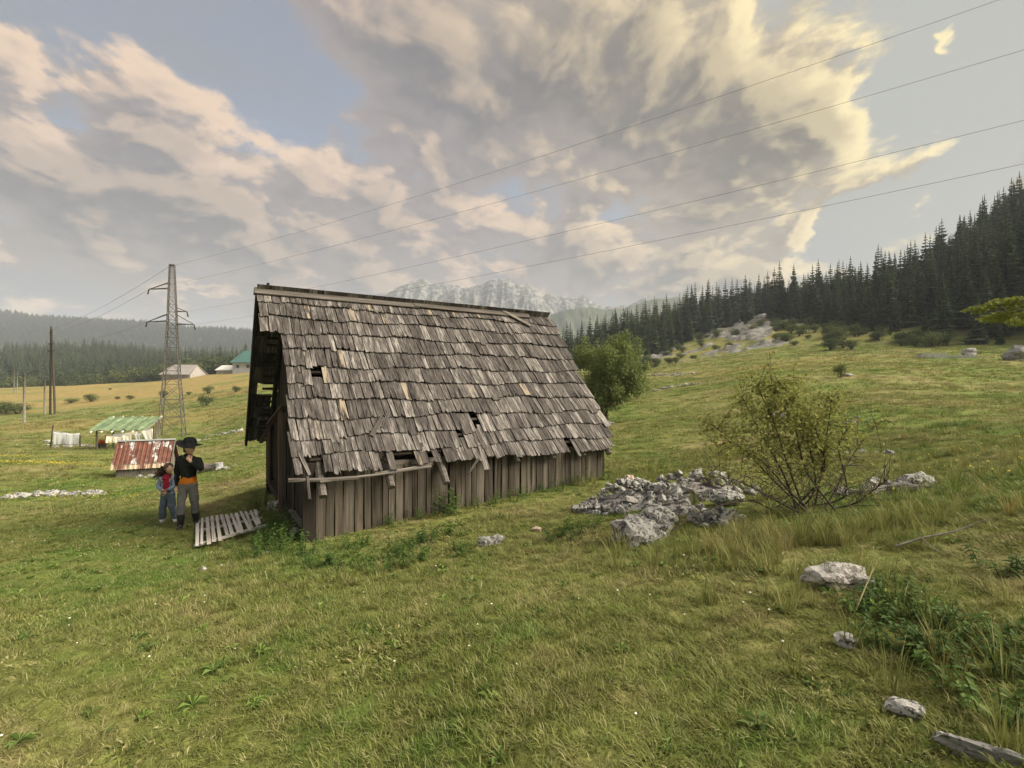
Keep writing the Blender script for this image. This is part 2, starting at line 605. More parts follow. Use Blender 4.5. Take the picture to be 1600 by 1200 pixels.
def make_ground():
    az = np.concatenate([np.linspace(-180, -62, 40, endpoint=False), np.linspace(-62, 62, 520), np.linspace(62, 180, 41)[1:-1]])
    az = np.radians(az)
    n = len(az)
    r = (np.exp(np.linspace(math.log(1.12), math.log(1 + 2600 / .8), 430)) - 1) * .8
    A, Rr = np.meshgrid(az, r)
    X, Y = Rr * np.sin(A), Rr * np.cos(A)
    Z = land(X, Y)
    st, rk, fl = zones(X, Y)
    Z = Z + rk * (.1 + 3.0 * np.abs(fbm(X / 4., Y / 4., 4)))
    verts = np.stack([X.ravel(), Y.ravel(), Z.ravel()], 1)
    verts = np.vstack([verts, [[0, 0, gz(0, .01)]]])
    i = np.arange(len(r) - 1)[:, None] * n
    j = np.arange(n)[None, :]
    j2 = (j + 1) % n
    faces = np.stack([i + j, i + j2, i + n + j2, i + n + j], -1).reshape(-1, 4)[:, ::-1]
    me = np_mesh('ground', verts, faces, None, True)
    cap = bmesh.new()
    cap.from_mesh(me)
    cap.verts.ensure_lookup_table()
    c = cap.verts[len(verts) - 1]
    for k in range(n):
        cap.faces.new((c, cap.verts[(k + 1) % n], cap.verts[k])).smooth = True
    cap.normal_update()
    cap.to_mesh(me)
    cap.free()
    at = me.color_attributes.new('zone', 'FLOAT_COLOR', 'POINT')
    cols = np.zeros((len(verts), 4), np.float32)
    cols[:-1, 0], cols[:-1, 1], cols[:-1, 2] = st.ravel(), rk.ravel(), fl.ravel()
    at.data.foreach_set('color', cols.ravel())
    m, g, b = material('meadow_soil', .95, .1)
    a = g.n('ShaderNodeAttribute', attribute_name='zone')
    zs = g.n('ShaderNodeSeparateColor')
    g.put(zs.inputs[0], a.outputs['Color'])
    p = world_pos(g)
    c, x = meadow_colour(g, p, zs.outputs[0])
    tuft = g.noise(p, 9., 5, .7)
    tuft2 = g.noise(g.v('MULTIPLY', p, (1., 2.2, 1.)), .8, 5, .65)
    c = g.mix(g.m('MULTIPLY', g.step(tuft, .35, .65, 1., 0.), .5), c, g.mix(.5, c, (.05, .06, .02)))
    c = g.mix(g.m('MULTIPLY', g.step(tuft2, .50, .72), .55), c, (.075, .085, .028))
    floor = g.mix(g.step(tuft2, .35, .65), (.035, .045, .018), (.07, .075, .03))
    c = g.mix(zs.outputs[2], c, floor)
    lime = g.noise(p, .55, 7, .7)
    stone = g.mix(g.step(lime, .36, .62), (.09, .088, .08), (.30, .29, .27))
    c = g.mix(g.step(zs.outputs[1], .25, .55), c, stone)
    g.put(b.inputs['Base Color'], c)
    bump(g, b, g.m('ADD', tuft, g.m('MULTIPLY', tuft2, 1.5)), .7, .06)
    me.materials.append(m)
    return tag(link('ground', me), 'rolling green and straw coloured meadow rising to wooded hills', None, None, 'structure')


ground = make_ground()


# ------------------------------------------------------------------ mountains behind the hut
def mountain(name, label, Yc, line, depth, base_z, seed, mat, rough=1.0):
    """A massif whose crest runs along line (photograph columns and rows at depth Yc), falling away on both sides."""
    nx, ny = 300, 130
    xs = np.linspace(line[0][0], line[-1][0], nx)
    ys = np.interp(xs, [p[0] for p in line], [p[1] for p in line])
    V = np.linspace(-1, 1, ny)
    XX = np.tile((xs - 800) / F * Yc, (ny, 1))
    top = np.tile(CZ - (ys - HY) / F * Yc, (ny, 1)) - base_z
    YY = Yc + V[:, None] * depth * np.ones_like(XX)
    wob = fbm(XX / 110. + seed, YY / 110., 4)
    VV = np.clip(np.abs(V[:, None] + .16 * wob * rough * np.minimum(1, np.abs(V[:, None]) * 4)), 0, 1)
    prof_ = (1 - VV) ** 1.25
    ridg = (1 - 2 * np.abs(fbm(XX / 52. + seed, YY / 150., 5, .58)))
    fine = fbm(XX / 11. + seed, YY / 15., 4, .6)
    Z = base_z + top * prof_ * (1 - .20 * rough * (1 - ridg) * np.minimum(1, VV * 4)) + rough * 11 * fine * (.35 + VV) * (VV < .98)
    verts = np.stack([XX.ravel(), YY.ravel(), Z.ravel()], 1)
    i = np.arange(ny - 1)[:, None] * nx
    j = np.arange(nx - 1)[None, :]
    faces = np.stack([i + j, i + j + 1, i + nx + j + 1, i + nx + j], -1).reshape(-1, 4)
    me = np_mesh(name, verts, faces, mat, True)
    return tag(link(name, me), label, None, None, 'structure')


def limestone_mountain_mat():
    m, g, b = material('limestone_massif', .95, .1)
    p = world_pos(g)
    n = g.noise(g.v('MULTIPLY', p, (1., .6, 1.5)), .016, 9, .68, .8)
    nz = g.sep(g.n('ShaderNodeNewGeometry').outputs['Normal'])[2]
    fine = g.noise(p, .07, 6, .7)
    _, _, z = g.sep(p)
    rock = g.mix(g.step(fine, .35, .65), (.06, .065, .075), (.33, .325, .315))
    scrub = g.mix(fine, (.05, .07, .035), (.10, .115, .06))
    up = g.m('ADD', g.m('MULTIPLY', n, 1.0), g.step(z, 95, 235, -.24, .12))
    c = g.mix(g.step(up, .45, .52), scrub, rock)
    g.put(b.inputs['Base Color'], c)
    bump(g, b, g.m('ADD', n, fine), .8, 14.)
    return m


LIME = limestone_mountain_mat()
mountain('mountain', 'jagged pale limestone massif with a blunt central summit behind the hut', 1500,
         [(540, 560), (600, 515), (668, 478), (690, 460), (712, 449), (735, 446), (752, 443), (768, 435), (795, 434), (806, 442), (822, 443), (838, 450), (848, 466), (862, 482), (905, 502), (960, 540)], 400, 0, 3.7, LIME)
mountain('mountain', 'pale limestone peak with a long left shoulder, beyond the blunt summit', 1680,
         [(480, 560), (560, 490), (596, 462), (625, 446), (655, 435), (664, 435), (676, 442), (700, 440), (716, 443), (760, 470), (830, 470), (856, 456), (880, 461), (900, 466), (911, 459), (924, 470), (945, 478), (985, 474), (1010, 462), (1060, 470), (1120, 520)], 300, 0, 11.2, LIME)
mountain('mountain', 'dark scrub covered foothill below the limestone summits', 1250,
         [(720, 560), (800, 515), (850, 494), (880, 484), (905, 480), (925, 479), (950, 483), (975, 480), (1010, 468), (1060, 462), (1140, 480), (1240, 560)], 300, 0, 23.9, plain('scrub_slope', (.045, .065, .035), (.11, .12, .07), .02, .95, .1, .6, kind='Object'), .7)

# ------------------------------------------------------------------ the old shingled hut
SHINGLE = wood('weathered_shingle', (.019, .0165, .015), (.092, .082, .076), (.35, .325, .302), 46., 1.7, (.33, .27, .20))
BOARD = wood('weathered_board', (.026, .021, .016), (.082, .068, .053), (.185, .163, .135), 30., .8, (.15, .125, .095), axis=2)
DARKWOOD = wood('dark_timber', (.014, .011, .009), (.034, .027, .022), (.075, .062, .052), 40., 1.2, axis=2)  # near-black wood for the gable, posts, battens and inner frame
GREYWOOD = wood('bleached_timber', (.050, .043, .037), (.130, .115, .102), (.28, .255, .225), 55., 1.5, axis=0)
PALEWOOD = wood('sun_bleached_batten', (.40, .36, .32), (.62, .58, .53), (.78, .75, .70), 50., 1.5, axis=1)

E0 = P(430, 748, 7.3)
HUT_A = math.atan2(1.0, 1.614)
EAVE_Z, HALF, RISE = .245, 2.9, 3.22
SLOPE = math.atan2(RISE, HALF)
SL = math.hypot(RISE, HALF)
hut = empty('wooden_hut', (E0.x, E0.y, 0), HUT_A, 'steep roofed old wooden hut with weathered shingles torn open along the eave', 'hut')
HM = Matrix.Translation((E0.x, E0.y, 0)) @ Matrix.Rotation(HUT_A, 4, 'Z')
HMI = HM.inverted()
ca, sa = math.cos(SLOPE), math.sin(SLOPE)
ROOF = Matrix(((1, 0, 0, 0), (0, ca, -sa, 0), (0, sa, ca, EAVE_Z), (0, 0, 0, 1)))       # near slope: x along, y up the slope, z outward
REAR = Matrix(((-1, 0, 0, 7.0), (0, -ca, sa, 2 * HALF), (0, sa, ca, EAVE_Z), (0, 0, 0, 1)))  # far slope


def roof_uv(px, py):
    o = ROOF.inverted() @ (HMI @ Vector((0, 0, CZ)))
    d = ROOF.inverted().to_3x3() @ (HMI.to_3x3() @ (P(px, py, 1.0) - Vector((0, 0, CZ))))
    k = -o.z / d.z
    q = o + d * k
    return q.x, q.y


def roof_px(t, u):
    w = HM @ (ROOF @ Vector((t, u, 0)))
    return 800 + F * w.x / w.y, HY - F * (w.z - CZ) / w.y, w.y


def shingle_verts(w, L, rnd):
    """One split shingle: thick ragged butt, thin head; x across, y up the slope, z outward."""
    nx = 5
    xs = [-.5 + i / nx for i in range(nx + 1)]
    skew = rnd.uniform(-.02, .02)
    notch = rnd.randrange(nx + 1) if rnd.random() < .45 else -1
    butt = [rnd.uniform(-.013, .013) + skew * x for x in xs]
    if notch >= 0:
        butt[notch] += rnd.uniform(.02, .07)
    cup = rnd.uniform(-.010, .016)
    lift = .030 + rnd.uniform(-.006, .014)
    twist = rnd.uniform(-.014, .014)
    vs = []
    for row, (fy, fz) in enumerate(((0, 1), (.5, .5), (1, 0))):
        for i, x in enumerate(xs):
            y = L * fy + (butt[i] if row == 0 else 0)
            z = lift * fz + .016 * (1 - .5 * fy) + cup * (4 * x * x) * fz + twist * x * fz + rnd.uniform(-.0015, .0015)
            vs.append((x * w * (1 + .04 * (fy - .5)), y, z))
    for i, x in enumerate(xs):
        p = vs[i]
        vs.append((p[0], p[1] + .002, p[2] - .019))
    b = 3 * (nx + 1)
    fs = []
    for row in range(2):
        for i in range(nx):
            k = row * (nx + 1) + i
            fs.append((k, k + 1, k + nx + 2, k + nx + 1))
    for i in range(nx):
        fs.append((i + 1, i, b + i, b + i + 1))
        fs.append((b + i, 2 * (nx + 1) + i, 2 * (nx + 1) + i + 1, b + i + 1))
    fs.append((0, nx + 1, 2 * (nx + 1), b))
    fs.append((nx, b + nx, 2 * (nx + 1) + nx, nx + 1 + nx))
    return vs, fs


# rows where the butts of each course show at column 455 of the photograph
rows = [478, 498, 522, 547, 574, 600, 628, 658, 689, 718, 746]
butts = [roof_uv(455, y)[1] for y in rows]
holes = [(489, 574, 501, 600), (616, 696, 652, 726), (717, 687, 746, 706), (741, 640, 752, 684), (476, 724, 488, 744), (497, 720, 511, 740),
         (594, 708, 604, 730), (680, 696, 692, 714), (797, 704, 809, 724), (884, 692, 894, 712), (697, 712, 740, 750),
         (700, 582, 706, 590), (596, 646, 602, 664), (668, 706, 676, 730), (648, 716, 660, 732)]
srnd = random.Random(11)
SV = []
WIDTHS = (.085, .10, .11, .12, .135, .15, .165, .185)
for _k in range(48):
    vs, fs = shingle_verts(WIDTHS[_k % 8] * .965, .52, srnd)
    mb = MB()
    mb.add(vs, fs)
    SV.append(mb.mesh('shingle', SHINGLE))
placed = []
for ci, u0 in enumerate(butts):
    f = 1 - u0 / SL
    t = (-.02 if ci < 3 else .40 - .14 * f) + srnd.uniform(-.03, .03)
    t_end = 7.10 - .42 * f + srnd.uniform(-.05, .05)
    while t < t_end:
        wi = srnd.randrange(8)
        w = WIDTHS[wi]
        wob = .035 * math.sin(t * 1.7 + ci * 2.1) + .02 * math.sin(t * 4.3 + ci)
        u = u0 + wob + srnd.uniform(-.012, .012)
        if srnd.random() < .06:
            u -= srnd.uniform(.03, .09)
        px, py, dep = roof_px(t + w / 2, u0 + .17)
        if not any(a <= px <= c and b <= py <= d for a, b, c, d in holes):
            L = min(.52, SL - u + .01)
            placed.append((t + w / 2, u, 1.0, L / .52, srnd.uniform(-.022, .022) * (2.2 if srnd.random() < .1 else 1), dep, wi + 8 * srnd.randrange(6)))
        t += w + srnd.uniform(.001, .009)
placed.sort(key=lambda q: q[5])
rest = MB()
for k, (t, u, w, fl, rz, dep, vi) in enumerate(placed):
    M = Matrix.Translation((t, u, srnd.uniform(0, .006))) @ Matrix.Rotation(rz, 4, 'Z') @ Matrix.Diagonal((w, fl, 1, 1))
    if k < 300:
        o = link('shingle', SV[vi], parent=hut)
        o.matrix_local = ROOF @ M
    else:
        me = SV[vi]
        rest.add([M @ v.co for v in me.vertices], [tuple(p.vertices) for p in me.polygons])
o = rest.build('shingle_courses', SHINGLE, hut)
o.matrix_local = ROOF
o['kind'] = 'stuff'

# far slope, seen from below past the torn gable edge
rear = MB()
for ci, u0 in enumerate(butts):
    t = srnd.uniform(-.05, .02)
    while t < 7.0:
        w = srnd.uniform(.12, .21)
        w = 7.0 - t if 7.0 - t - w < .09 else w
        tt = 7.0 - t                     # distance from the open gable, since the far slope runs the other way
        gap = .08 < tt - w < .48 and .75 < u0 < 1.75 and srnd.random() < .55
        if not gap:
            vi = srnd.randrange(len(SV))
            me = SV[vi]
            M = Matrix.Translation((t + w / 2, u0, 0)) @ Matrix.Diagonal((w / (WIDTHS[vi % 8] * .965), 1, 1, 1))
            rear.add([M @ v.co for v in me.vertices], [tuple(p.vertices) for p in me.polygons])
        t += w
hut_barge = MB().bar((7.0, -.03, -.03), (7.0, SL, -.03), .05, .13)
o = hut_barge.build('barge_board', DARKWOOD, hut)
o.matrix_local = REAR
o = rear.build('rear_shingles', SHINGLE, hut)
o.matrix_local = REAR
o['kind'] = 'stuff'


def hut_part(name, mb, mat, M=None, **kw):
    o = mb.build(name, mat, hut, **kw)
    if M is not None:
        o.matrix_local = M
    return o


# battens under each course, rafters, ridge
for slope, n0 in ((ROOF, 0.0), (REAR, -.12)):
    for u0 in butts:
        for du in (.30,) if slope is ROOF else (.06, .30):
            if u0 + du < SL - .03:
                a0 = (.10 if u0 > butts[3] else .52) if slope is ROOF else .0
                hut_part('batten', MB().bar((a0 + n0 * 0, u0 + du, -.022), (6.75, u0 + du + srnd.uniform(-.02, .02), -.022), .05, .03), DARKWOOD, slope)
tails = [(roof_uv(505, 760)[0], -.30), (roof_uv(612, 745)[0], -.27), (roof_uv(694, 728)[0], -.30)]
for t, u in tails + [(4.25, -.02), (5.1, -.02), (5.9, -.02), (6.6, -.02)]:
    mb = MB()
    mb.tube([(0, u, 0), (0, u + .4, .004), (0, SL * .5, .0), (0, SL - .1, 0)], [.062, .066, .062, .055], 8)
    hut_part('rafter', mb, GREYWOOD, ROOF @ Matrix.Translation((t, 0, -.115)), smooth=False)
for t in (.45, 1.4, 2.4, 3.4, 4.4, 5.4, 6.5):
    hut_part('rafter', MB().tube([(0, .0, 0), (0, SL - .1, 0)], .055, 7), DARKWOOD, REAR @ Matrix.Translation((t, 0, -.115)))
for j, (t0, t1, u, w) in enumerate(((-.05, 3.3, SL - .03, .17), (3.2, 6.35, SL - .045, .15))):
    hut_part('ridge_board', MB().bar((t0, u, .060 + .012 * j), (t1, u - .02, .060), w, .026, up=(0, 0, 1), jit=.006), GREYWOOD, ROOF)
hut_part('ridge_board', MB().bar((.65, SL - .03, .06), (7.05, SL - .03, .06), .16, .026), GREYWOOD, REAR)
t0, u0 = roof_uv(783, 489)
t1, u1 = roof_uv(827, 512)
hut_part('slipped_ridge_board', MB().bar((t0, u0, .085), (t1, u1, .075), .10, .025), GREYWOOD, ROOF)
mb = MB()
for k in range(4):
    x = .12 + k * .045
    mb.bar((x, HALF + .02 * (k % 2), EAVE_Z + RISE + .0), (x + srnd.uniform(-.03, .05), HALF + .02, EAVE_Z + RISE + (.10, .13, .20, .12)[k]), .045, .02, jit=.012)
hut_part('broken_ridge_stub', mb, DARKWOOD)
# planks and shingles hanging loose, given by where their ends show on the slope
for (x0, y0, x1, y1, w, lift) in ((597, 654, 580, 684, .08, .05), (606, 646, 597, 672, .06, .05), (747, 694, 760, 736, .10, .05), 
                                  (468, 712, 484, 745, .05, .05), (478, 728, 484, 782, .04, .03), (655, 694, 664, 726, .09, .04),
                                  (745, 720, 730, 744, .035, .07), (704, 696, 713, 712, .08, .035), (893, 692, 905, 715, .07, .045)):
    t0, u0 = roof_uv(x0, y0)
    t1, u1 = roof_uv(x1, y1)
    d = Vector((t0 - t1, u0 - u1, 0))
    mb = MB().bar((0, 0, 0), (0, d.length, 0), w, .018, jit=.008)
    hut_part('loose_shingle', mb, SHINGLE, ROOF @ Matrix.Translation((t1, u1, lift)) @ Matrix.Rotation(math.atan2(-d.x, d.y), 4, 'Z'))
# poles and plate along the broken eave
for (x0, y0, x1, y1, r) in ((450, 750, 560, 746, .035), (500, 752, 674, 728, .022), (585, 739, 676, 724, .018)):
    a, b = roof_uv(x0, y0), roof_uv(x1, y1)
    hut_part('eave_pole', MB().tube([(a[0], a[1], -.01), ((a[0] + b[0]) / 2, (a[1] + b[1]) / 2 - .015, -.012), (b[0], b[1], -.01)], r, 7), GREYWOOD, ROOF)
hut_part('wall_plate', MB().bar((.50, .27, .31), (6.55, .27, .31), .10, .08), GREYWOOD)

# near long wall: upright boards from the ground to the plate
WALL_Y = .235
x = .60
brnd = random.Random(5)
while x < 6.52:
    w = brnd.choice((.09, .11, .125, .14, .155, .175))
    w = min(w, 6.54 - x)
    if w < .06:
        break
    c = HM @ Vector((x + w / 2, WALL_Y, 0))
    zb = gz(c.x, c.y) - .06 + (brnd.uniform(0, .10) if brnd.random() < .3 else 0)
    zt = .30 + brnd.uniform(-.02, .02)
    mb = MB()
    n = 3
    vs = []
    j = [brnd.uniform(-.006, .006) for _ in range(8)]
    bow = brnd.uniform(-.012, .012)
    for q in range(n + 1):
        f = q / n
        z = zb + (zt - zb) * f
        yy = bow * 4 * f * (1 - f)
        for sx, sy in ((-1, -1), (1, -1), (1, 1), (-1, 1)):
            vs.append((sx * (w / 2 - .004) + j[q], yy + sy * .012 + j[q + 4] * .5 + (brnd.uniform(-.002, .002)), z))
    fs = [(q * 4 + k, q * 4 + (k + 1) % 4, q * 4 + 4 + (k + 1) % 4, q * 4 + 4 + k) for q in range(n) for k in range(4)] + [(3, 2, 1, 0), (n * 4, n * 4 + 1, n * 4 + 2, n * 4 + 3)]
    mb.add(vs, fs)
    hut_part('wall_board', mb, BOARD, Matrix.Translation((x + w / 2, WALL_Y + brnd.uniform(-.008, .008), 0)) @ Matrix.Rotation(brnd.uniform(-.012, .012), 4, 'Y'))
    x += w + brnd.uniform(.003, .012) + (.02 if brnd.random() < .08 else 0)
hut_part('corner_post', MB().bar((.50, .27, -1.0), (.50, .27, .42), .19, .17, up=(1, 0, 0), jit=.006), DARKWOOD)
hut_part('corner_post', MB().bar((6.55, .30, -.6), (6.55, .30, .42), .10, .14, up=(1, 0, 0)), DARKWOOD)
hut_part('corner_post', MB().bar((.50, 5.5, -1.15), (.50, 5.5, .42), .16, .16, up=(1, 0, 0)), DARKWOOD)
hut_part('inner_rail', MB().bar((.6, .31, .05), (6.5, .31, .05), .06, .10), DARKWOOD)
# open gable towards the meadow: dark upright boards between the posts
y = .38
while y < 5.45:
    w = brnd.uniform(.15, .22)
    roof_z = EAVE_Z + (min(y + w, 2 * HALF - y - w) if y + w / 2 < HALF else 2 * HALF - y - w) * RISE / HALF - .16
    low = -.72 if y < 2.5 else -.80 + .30 * (y - 2.5) / 3
    if not (1.15 < y < 2.35 and False):
        hut_part('gable_board', MB().bar((.56 + brnd.uniform(-.02, .02), y + w / 2, low + brnd.uniform(-.06, .04)), (.56 + brnd.uniform(-.01, .01), y + w / 2, max(roof_z, .3)), w - .012, .024, up=(1, 0, 0), jit=.004), DARKWOOD)
    y += w + brnd.uniform(.002, .02)
hut_part('sill_beam', MB().bar((.52, .3, -.80), (.52, 5.5, -.74), .15, .15, jit=.01), DARKWOOD)
REDWOOD = wood('brown_door_jamb', (.05, .036, .028), (.115, .083, .066), (.20, .16, .135), 45., 1.3, axis=2)
hut_part('door_jamb', MB().bar((.40, 2.75, -.92), (.40, 2.75, 1.20), .10, .07, up=(1, 0, 0), jit=.004), REDWOOD)
hut_part('door_jamb', MB().bar((.41, 4.9, -.65), (.41, 4.9, .72), .08, .06, up=(1, 0, 0), jit=.004), REDWOOD)


def hut_bar(name, p, q, w, h, mat):
    return hut_part(name, MB().bar(HMI @ p, HMI @ q, w, h, jit=.005), mat)


hut_bar('hanging_plank', P(446, 633, 9.75), P(423, 662, 10.15), .17, .022, REDWOOD)
hut_bar('hanging_plank', P(424, 658, 10.1), P(408, 692, 10.5), .07, .02, REDWOOD)
hut_bar('fallen_sill_plank', P(455, 797, 9.3), P(478, 827, 7.98), .10, .03, GREYWOOD)
# closed far sides
for nm, pts in (('rear_wall', [(.5, 5.52), (6.55, 5.52)]), ('end_wall', [(6.50, .32), (6.50, 5.5)])):
    mb = MB()
    (xa, ya), (xb, yb) = pts
    nb = 30
    for k in range(nb):
        f0, f1 = k / nb, (k + .96) / nb
        xm, ym = xa + (xb - xa) * (f0 + f1) / 2, ya + (yb - ya) * (f0 + f1) / 2
        zt = .3 if nm == 'rear_wall' else EAVE_Z + min(ym, 2 * HALF - ym) * RISE / HALF - .17
        lx, ly = abs(xb - xa) / nb * .96 or .024, abs(yb - ya) / nb * .96 or .024
        mb.box((xm, ym, (zt - 1.3) / 2), (max(lx, .024), max(ly, .024), zt + 1.3))
    o = hut_part(nm, mb, BOARD)
    o['kind'] = 'stuff'
# tie beams inside
for xx in (1.6, 3.4, 5.2):
    hut_part('tie_beam', MB().bar((xx, .2, .46), (xx, 5.6, .46), .12, .12), DARKWOOD)

# ------------------------------------------------------------------ vegetation
def leaf_mat(name, c1, c2, trans=.3, patch=.8, rough=.7):
    m, g, b = material(name, rough, .2)
    r = piece_random(g)
    n = g.noise(coords(g), patch, 3, .6)
    f = g.m('ADD', g.m('MULTIPLY', r, .7), g.m('MULTIPLY', g.m('SUBTRACT', n, .35), .9), clamp=True)
    c = g.mix(f, c1, c2)
    ob = g.n('ShaderNodeObjectInfo').outputs['Random']
    c = g.mix(1., c, g.mix(ob, (.72, .76, .80), (1.3, 1.22, 1.05)), 'MULTIPLY')
    g.put(b.inputs['Base Color'], c)
    tr = g.n('ShaderNodeBsdfTranslucent')
    g.put(tr.inputs[0], c)
    mx = g.n('ShaderNodeMixShader')
    mx.inputs[0].default_value = trans
    g.t.links.new(b.outputs[0], mx.inputs[1])
    g.t.links.new(tr.outputs[0], mx.inputs[2])
    g.t.links.new(mx.outputs[0], g.t.nodes['Material Output'].inputs[0])
    return m


def blade_mat(name, tall=False):
    m, g, b = material(name, .75, .15)
    at = g.n('ShaderNodeAttribute', attribute_name='straw', attribute_type='INSTANCER')
    r = g.n('ShaderNodeObjectInfo').outputs['Random']
    isl = g.n('ShaderNodeNewGeometry').outputs['Random Per Island']
    c, x = meadow_colour(g, world_pos(g), at.outputs['Fac'])
    c = g.mix(g.m('MULTIPLY', g.step(isl, .80, .95), .7), c, (.44, .39, .22))
    c = g.mix(g.m('MULTIPLY', g.step(r, .0, .5, 1., 0.), .45), c, (.075, .125, .025))
    c = g.mix(.5, c, g.mix(isl, (.6, .6, .6), (1.3, 1.3, 1.3)), 'MULTIPLY')
    g.put(b.inputs['Base Color'], c)
    tr = g.n('ShaderNodeBsdfTranslucent')
    g.put(tr.inputs[0], c)
    mx = g.n('ShaderNodeMixShader')
    mx.inputs[0].default_value = .3
    g.t.links.new(b.outputs[0], mx.inputs[1])
    g.t.links.new(tr.outputs[0], mx.inputs[2])
    g.t.links.new(mx.outputs[0], g.t.nodes['Material Output'].inputs[0])
    return m


def scatter(name, pts, rot, scl, idx, protos, label, straw=None):
    """One mass of alike small plants: points carrying instances."""
    c = bpy.data.collections.new(name + '_kinds')
    for k, me in enumerate(protos):
        c.objects.link(bpy.data.objects.new('%s_kind_%02d' % (name, k), me))
    n = len(pts)
    me = bpy.data.meshes.new(name)
    me.vertices.add(n)
    me.vertices.foreach_set('co', np.asarray(pts, np.float32).ravel())
    for nm, typ, dat, key in (('rot', 'FLOAT_VECTOR', rot, 'vector'), ('scl', 'FLOAT_VECTOR', scl, 'vector'), ('idx', 'INT', idx, 'value'), ('straw', 'FLOAT', straw if straw is not None else np.zeros(n), 'value')):
        a = me.attributes.new(nm, typ, 'POINT')
        a.data.foreach_set(key, np.asarray(dat, np.int32 if typ == 'INT' else np.float32).ravel())
    t = bpy.data.node_groups.new(name + '_scatter', 'GeometryNodeTree')
    t.interface.new_socket('Geometry', in_out='INPUT', socket_type='NodeSocketGeometry')
    t.interface.new_socket('Geometry', in_out='OUTPUT', socket_type='NodeSocketGeometry')
    g = G(t)
    gi, go = g.n('NodeGroupInput'), g.n('NodeGroupOutput')
    ip = g.n('GeometryNodeInstanceOnPoints')
    ci = g.n('GeometryNodeCollectionInfo')
    ci.inputs['Collection'].default_value = c
    ci.inputs['Separate Children'].default_value = True
    ci.inputs['Reset Children'].default_value = True

    def named(nm, typ):
        nd = g.n('GeometryNodeInputNamedAttribute', data_type=typ)
        nd.inputs['Name'].default_value = nm
        return nd.outputs['Attribute']
    er = g.n('FunctionNodeEulerToRotation')
    g.put(er.inputs[0], named('rot', 'FLOAT_VECTOR'))
    t.links.new(gi.outputs[0], ip.inputs['Points'])
    t.links.new(ci.outputs[0], ip.inputs['Instance'])
    ip.inputs['Pick Instance'].default_value = True
    g.put(ip.inputs['Instance Index'], named('idx', 'INT'))
    g.put(ip.inputs['Rotation'], er.outputs[0])
    g.put(ip.inputs['Scale'], named('scl', 'FLOAT_VECTOR'))
    t.links.new(ip.outputs[0], go.inputs[0])
    o = link(name, me)
    md = o.modifiers.new('scatter', 'NODES')
    md.node_group = t
    return tag(o, label, None, None, 'stuff')


def tuft(n, h, w, spread, lean, rnd, leafy=False):
    mb = MB()
    for _ in range(n):
        a = rnd.uniform(0, 6.283)
        r = spread * rnd.random() ** .6
        x, y = r * math.cos(a), r * math.sin(a)
        b = a + rnd.uniform(-1., 1.)
        hh = h * rnd.uniform(.45, 1.15)
        ln = lean * rnd.uniform(.2, 1.5) * hh
        ww = w * rnd.uniform(.6, 1.3)
        dx, dy = math.cos(b), math.sin(b)
        px, py = -dy * ww / 2, dx * ww / 2
        if leafy:
            q = [(x, y, 0), (x + dx * ln * .5 + px * 2, y + dy * ln * .5 + py * 2, hh * .6), (x + dx * ln, y + dy * ln, hh * .75), (x + dx * ln * .5 - px * 2, y + dy * ln * .5 - py * 2, hh * .6)]
            mb.add(q, [(0, 1, 2, 3)])
        else:
            m = (x + dx * ln * .35, y + dy * ln * .35, hh * .6)
            mb.add([(x + px, y + py, -.01), (x - px, y - py, -.01), (m[0] - px * .8, m[1] - py * .8, m[2]), (m[0] + px * .8, m[1] + py * .8, m[2]), (x + dx * ln, y + dy * ln, hh)], [(0, 1, 2, 3), (3, 2, 4)])
    return mb


def in_hut(X, Y, margin=.0):
    c, s = math.cos(HUT_A), math.sin(HUT_A)
    lx = (X - E0.x) * c + (Y - E0.y) * s
    ly = -(X - E0.x) * s + (Y - E0.y) * c
    return (lx > .5 - margin) & (lx < 6.5 + margin) & (ly > .2 - margin) & (ly < 5.5 + margin)


def ring_points(r0, r1, per_m2, half=64):
    area = math.radians(2 * half) / 2 * (r1 * r1 - r0 * r0)
    n = int(area * per_m2)
    r = np.sqrt(rng.random(n) * (r1 * r1 - r0 * r0) + r0 * r0)
    a = np.radians(rng.uniform(-half, half, n))
    return r * np.sin(a), r * np.cos(a)


BLADE = blade_mat('meadow_grass_blade')
trnd = random.Random(21)
kinds = [tuft(40, .036, .0048, .085, 1.7, trnd).mesh('grass_tuft', BLADE) for _ in range(5)] + \
        [tuft(30, .035, .0065, .08, 1.0, trnd, True).mesh('clover_tuft', BLADE) for _ in range(3)] + \
        [tuft(22, .10, .005, .06, .9, trnd).mesh('long_tuft', BLADE) for _ in range(2)]
near_x, near_y, near_s = [], [], []
for r0, r1, d, s in ((1.0, 4.5, 330, 1.0), (4.5, 8, 190, 1.15), (8, 15, 75, 1.5), (15, 30, 15, 2.6), (30, 60, 3.6, 4.2), (60, 115, .9, 7.0)):
    x, y = ring_points(r0, r1, d)
    near_x.append(x)
    near_y.append(y)
    near_s.append(np.full(len(x), s))
gx, gy, gs = map(np.concatenate, (near_x, near_y, near_s))
st, rk, fl = zones(gx, gy)
keep = ~in_hut(gx, gy) & (rk < .3) & (fl < .5)
gx, gy, gs, st = gx[keep], gy[keep], gs[keep], st[keep]
lush = fbm(gx / 1.6 + 3, gy / 1.6, 3)
clover = fbm(gx / .9 + 30, gy / .9, 2)
n = len(gx)
idx = rng.integers(0, 5, n)
idx = np.where((clover > .22) & (gs < 3) & (rng.random(n) < .5), rng.integers(5, 8, n), idx)
idx = np.where(rng.random(n) < np.where(gx / np.maximum(gy, .5) > .25, .05, .015), rng.integers(8, 10, n), idx)
gh = np.clip(.85 + 1.1 * lush, .45, 1.7) * rng.uniform(.7, 1.3, n)
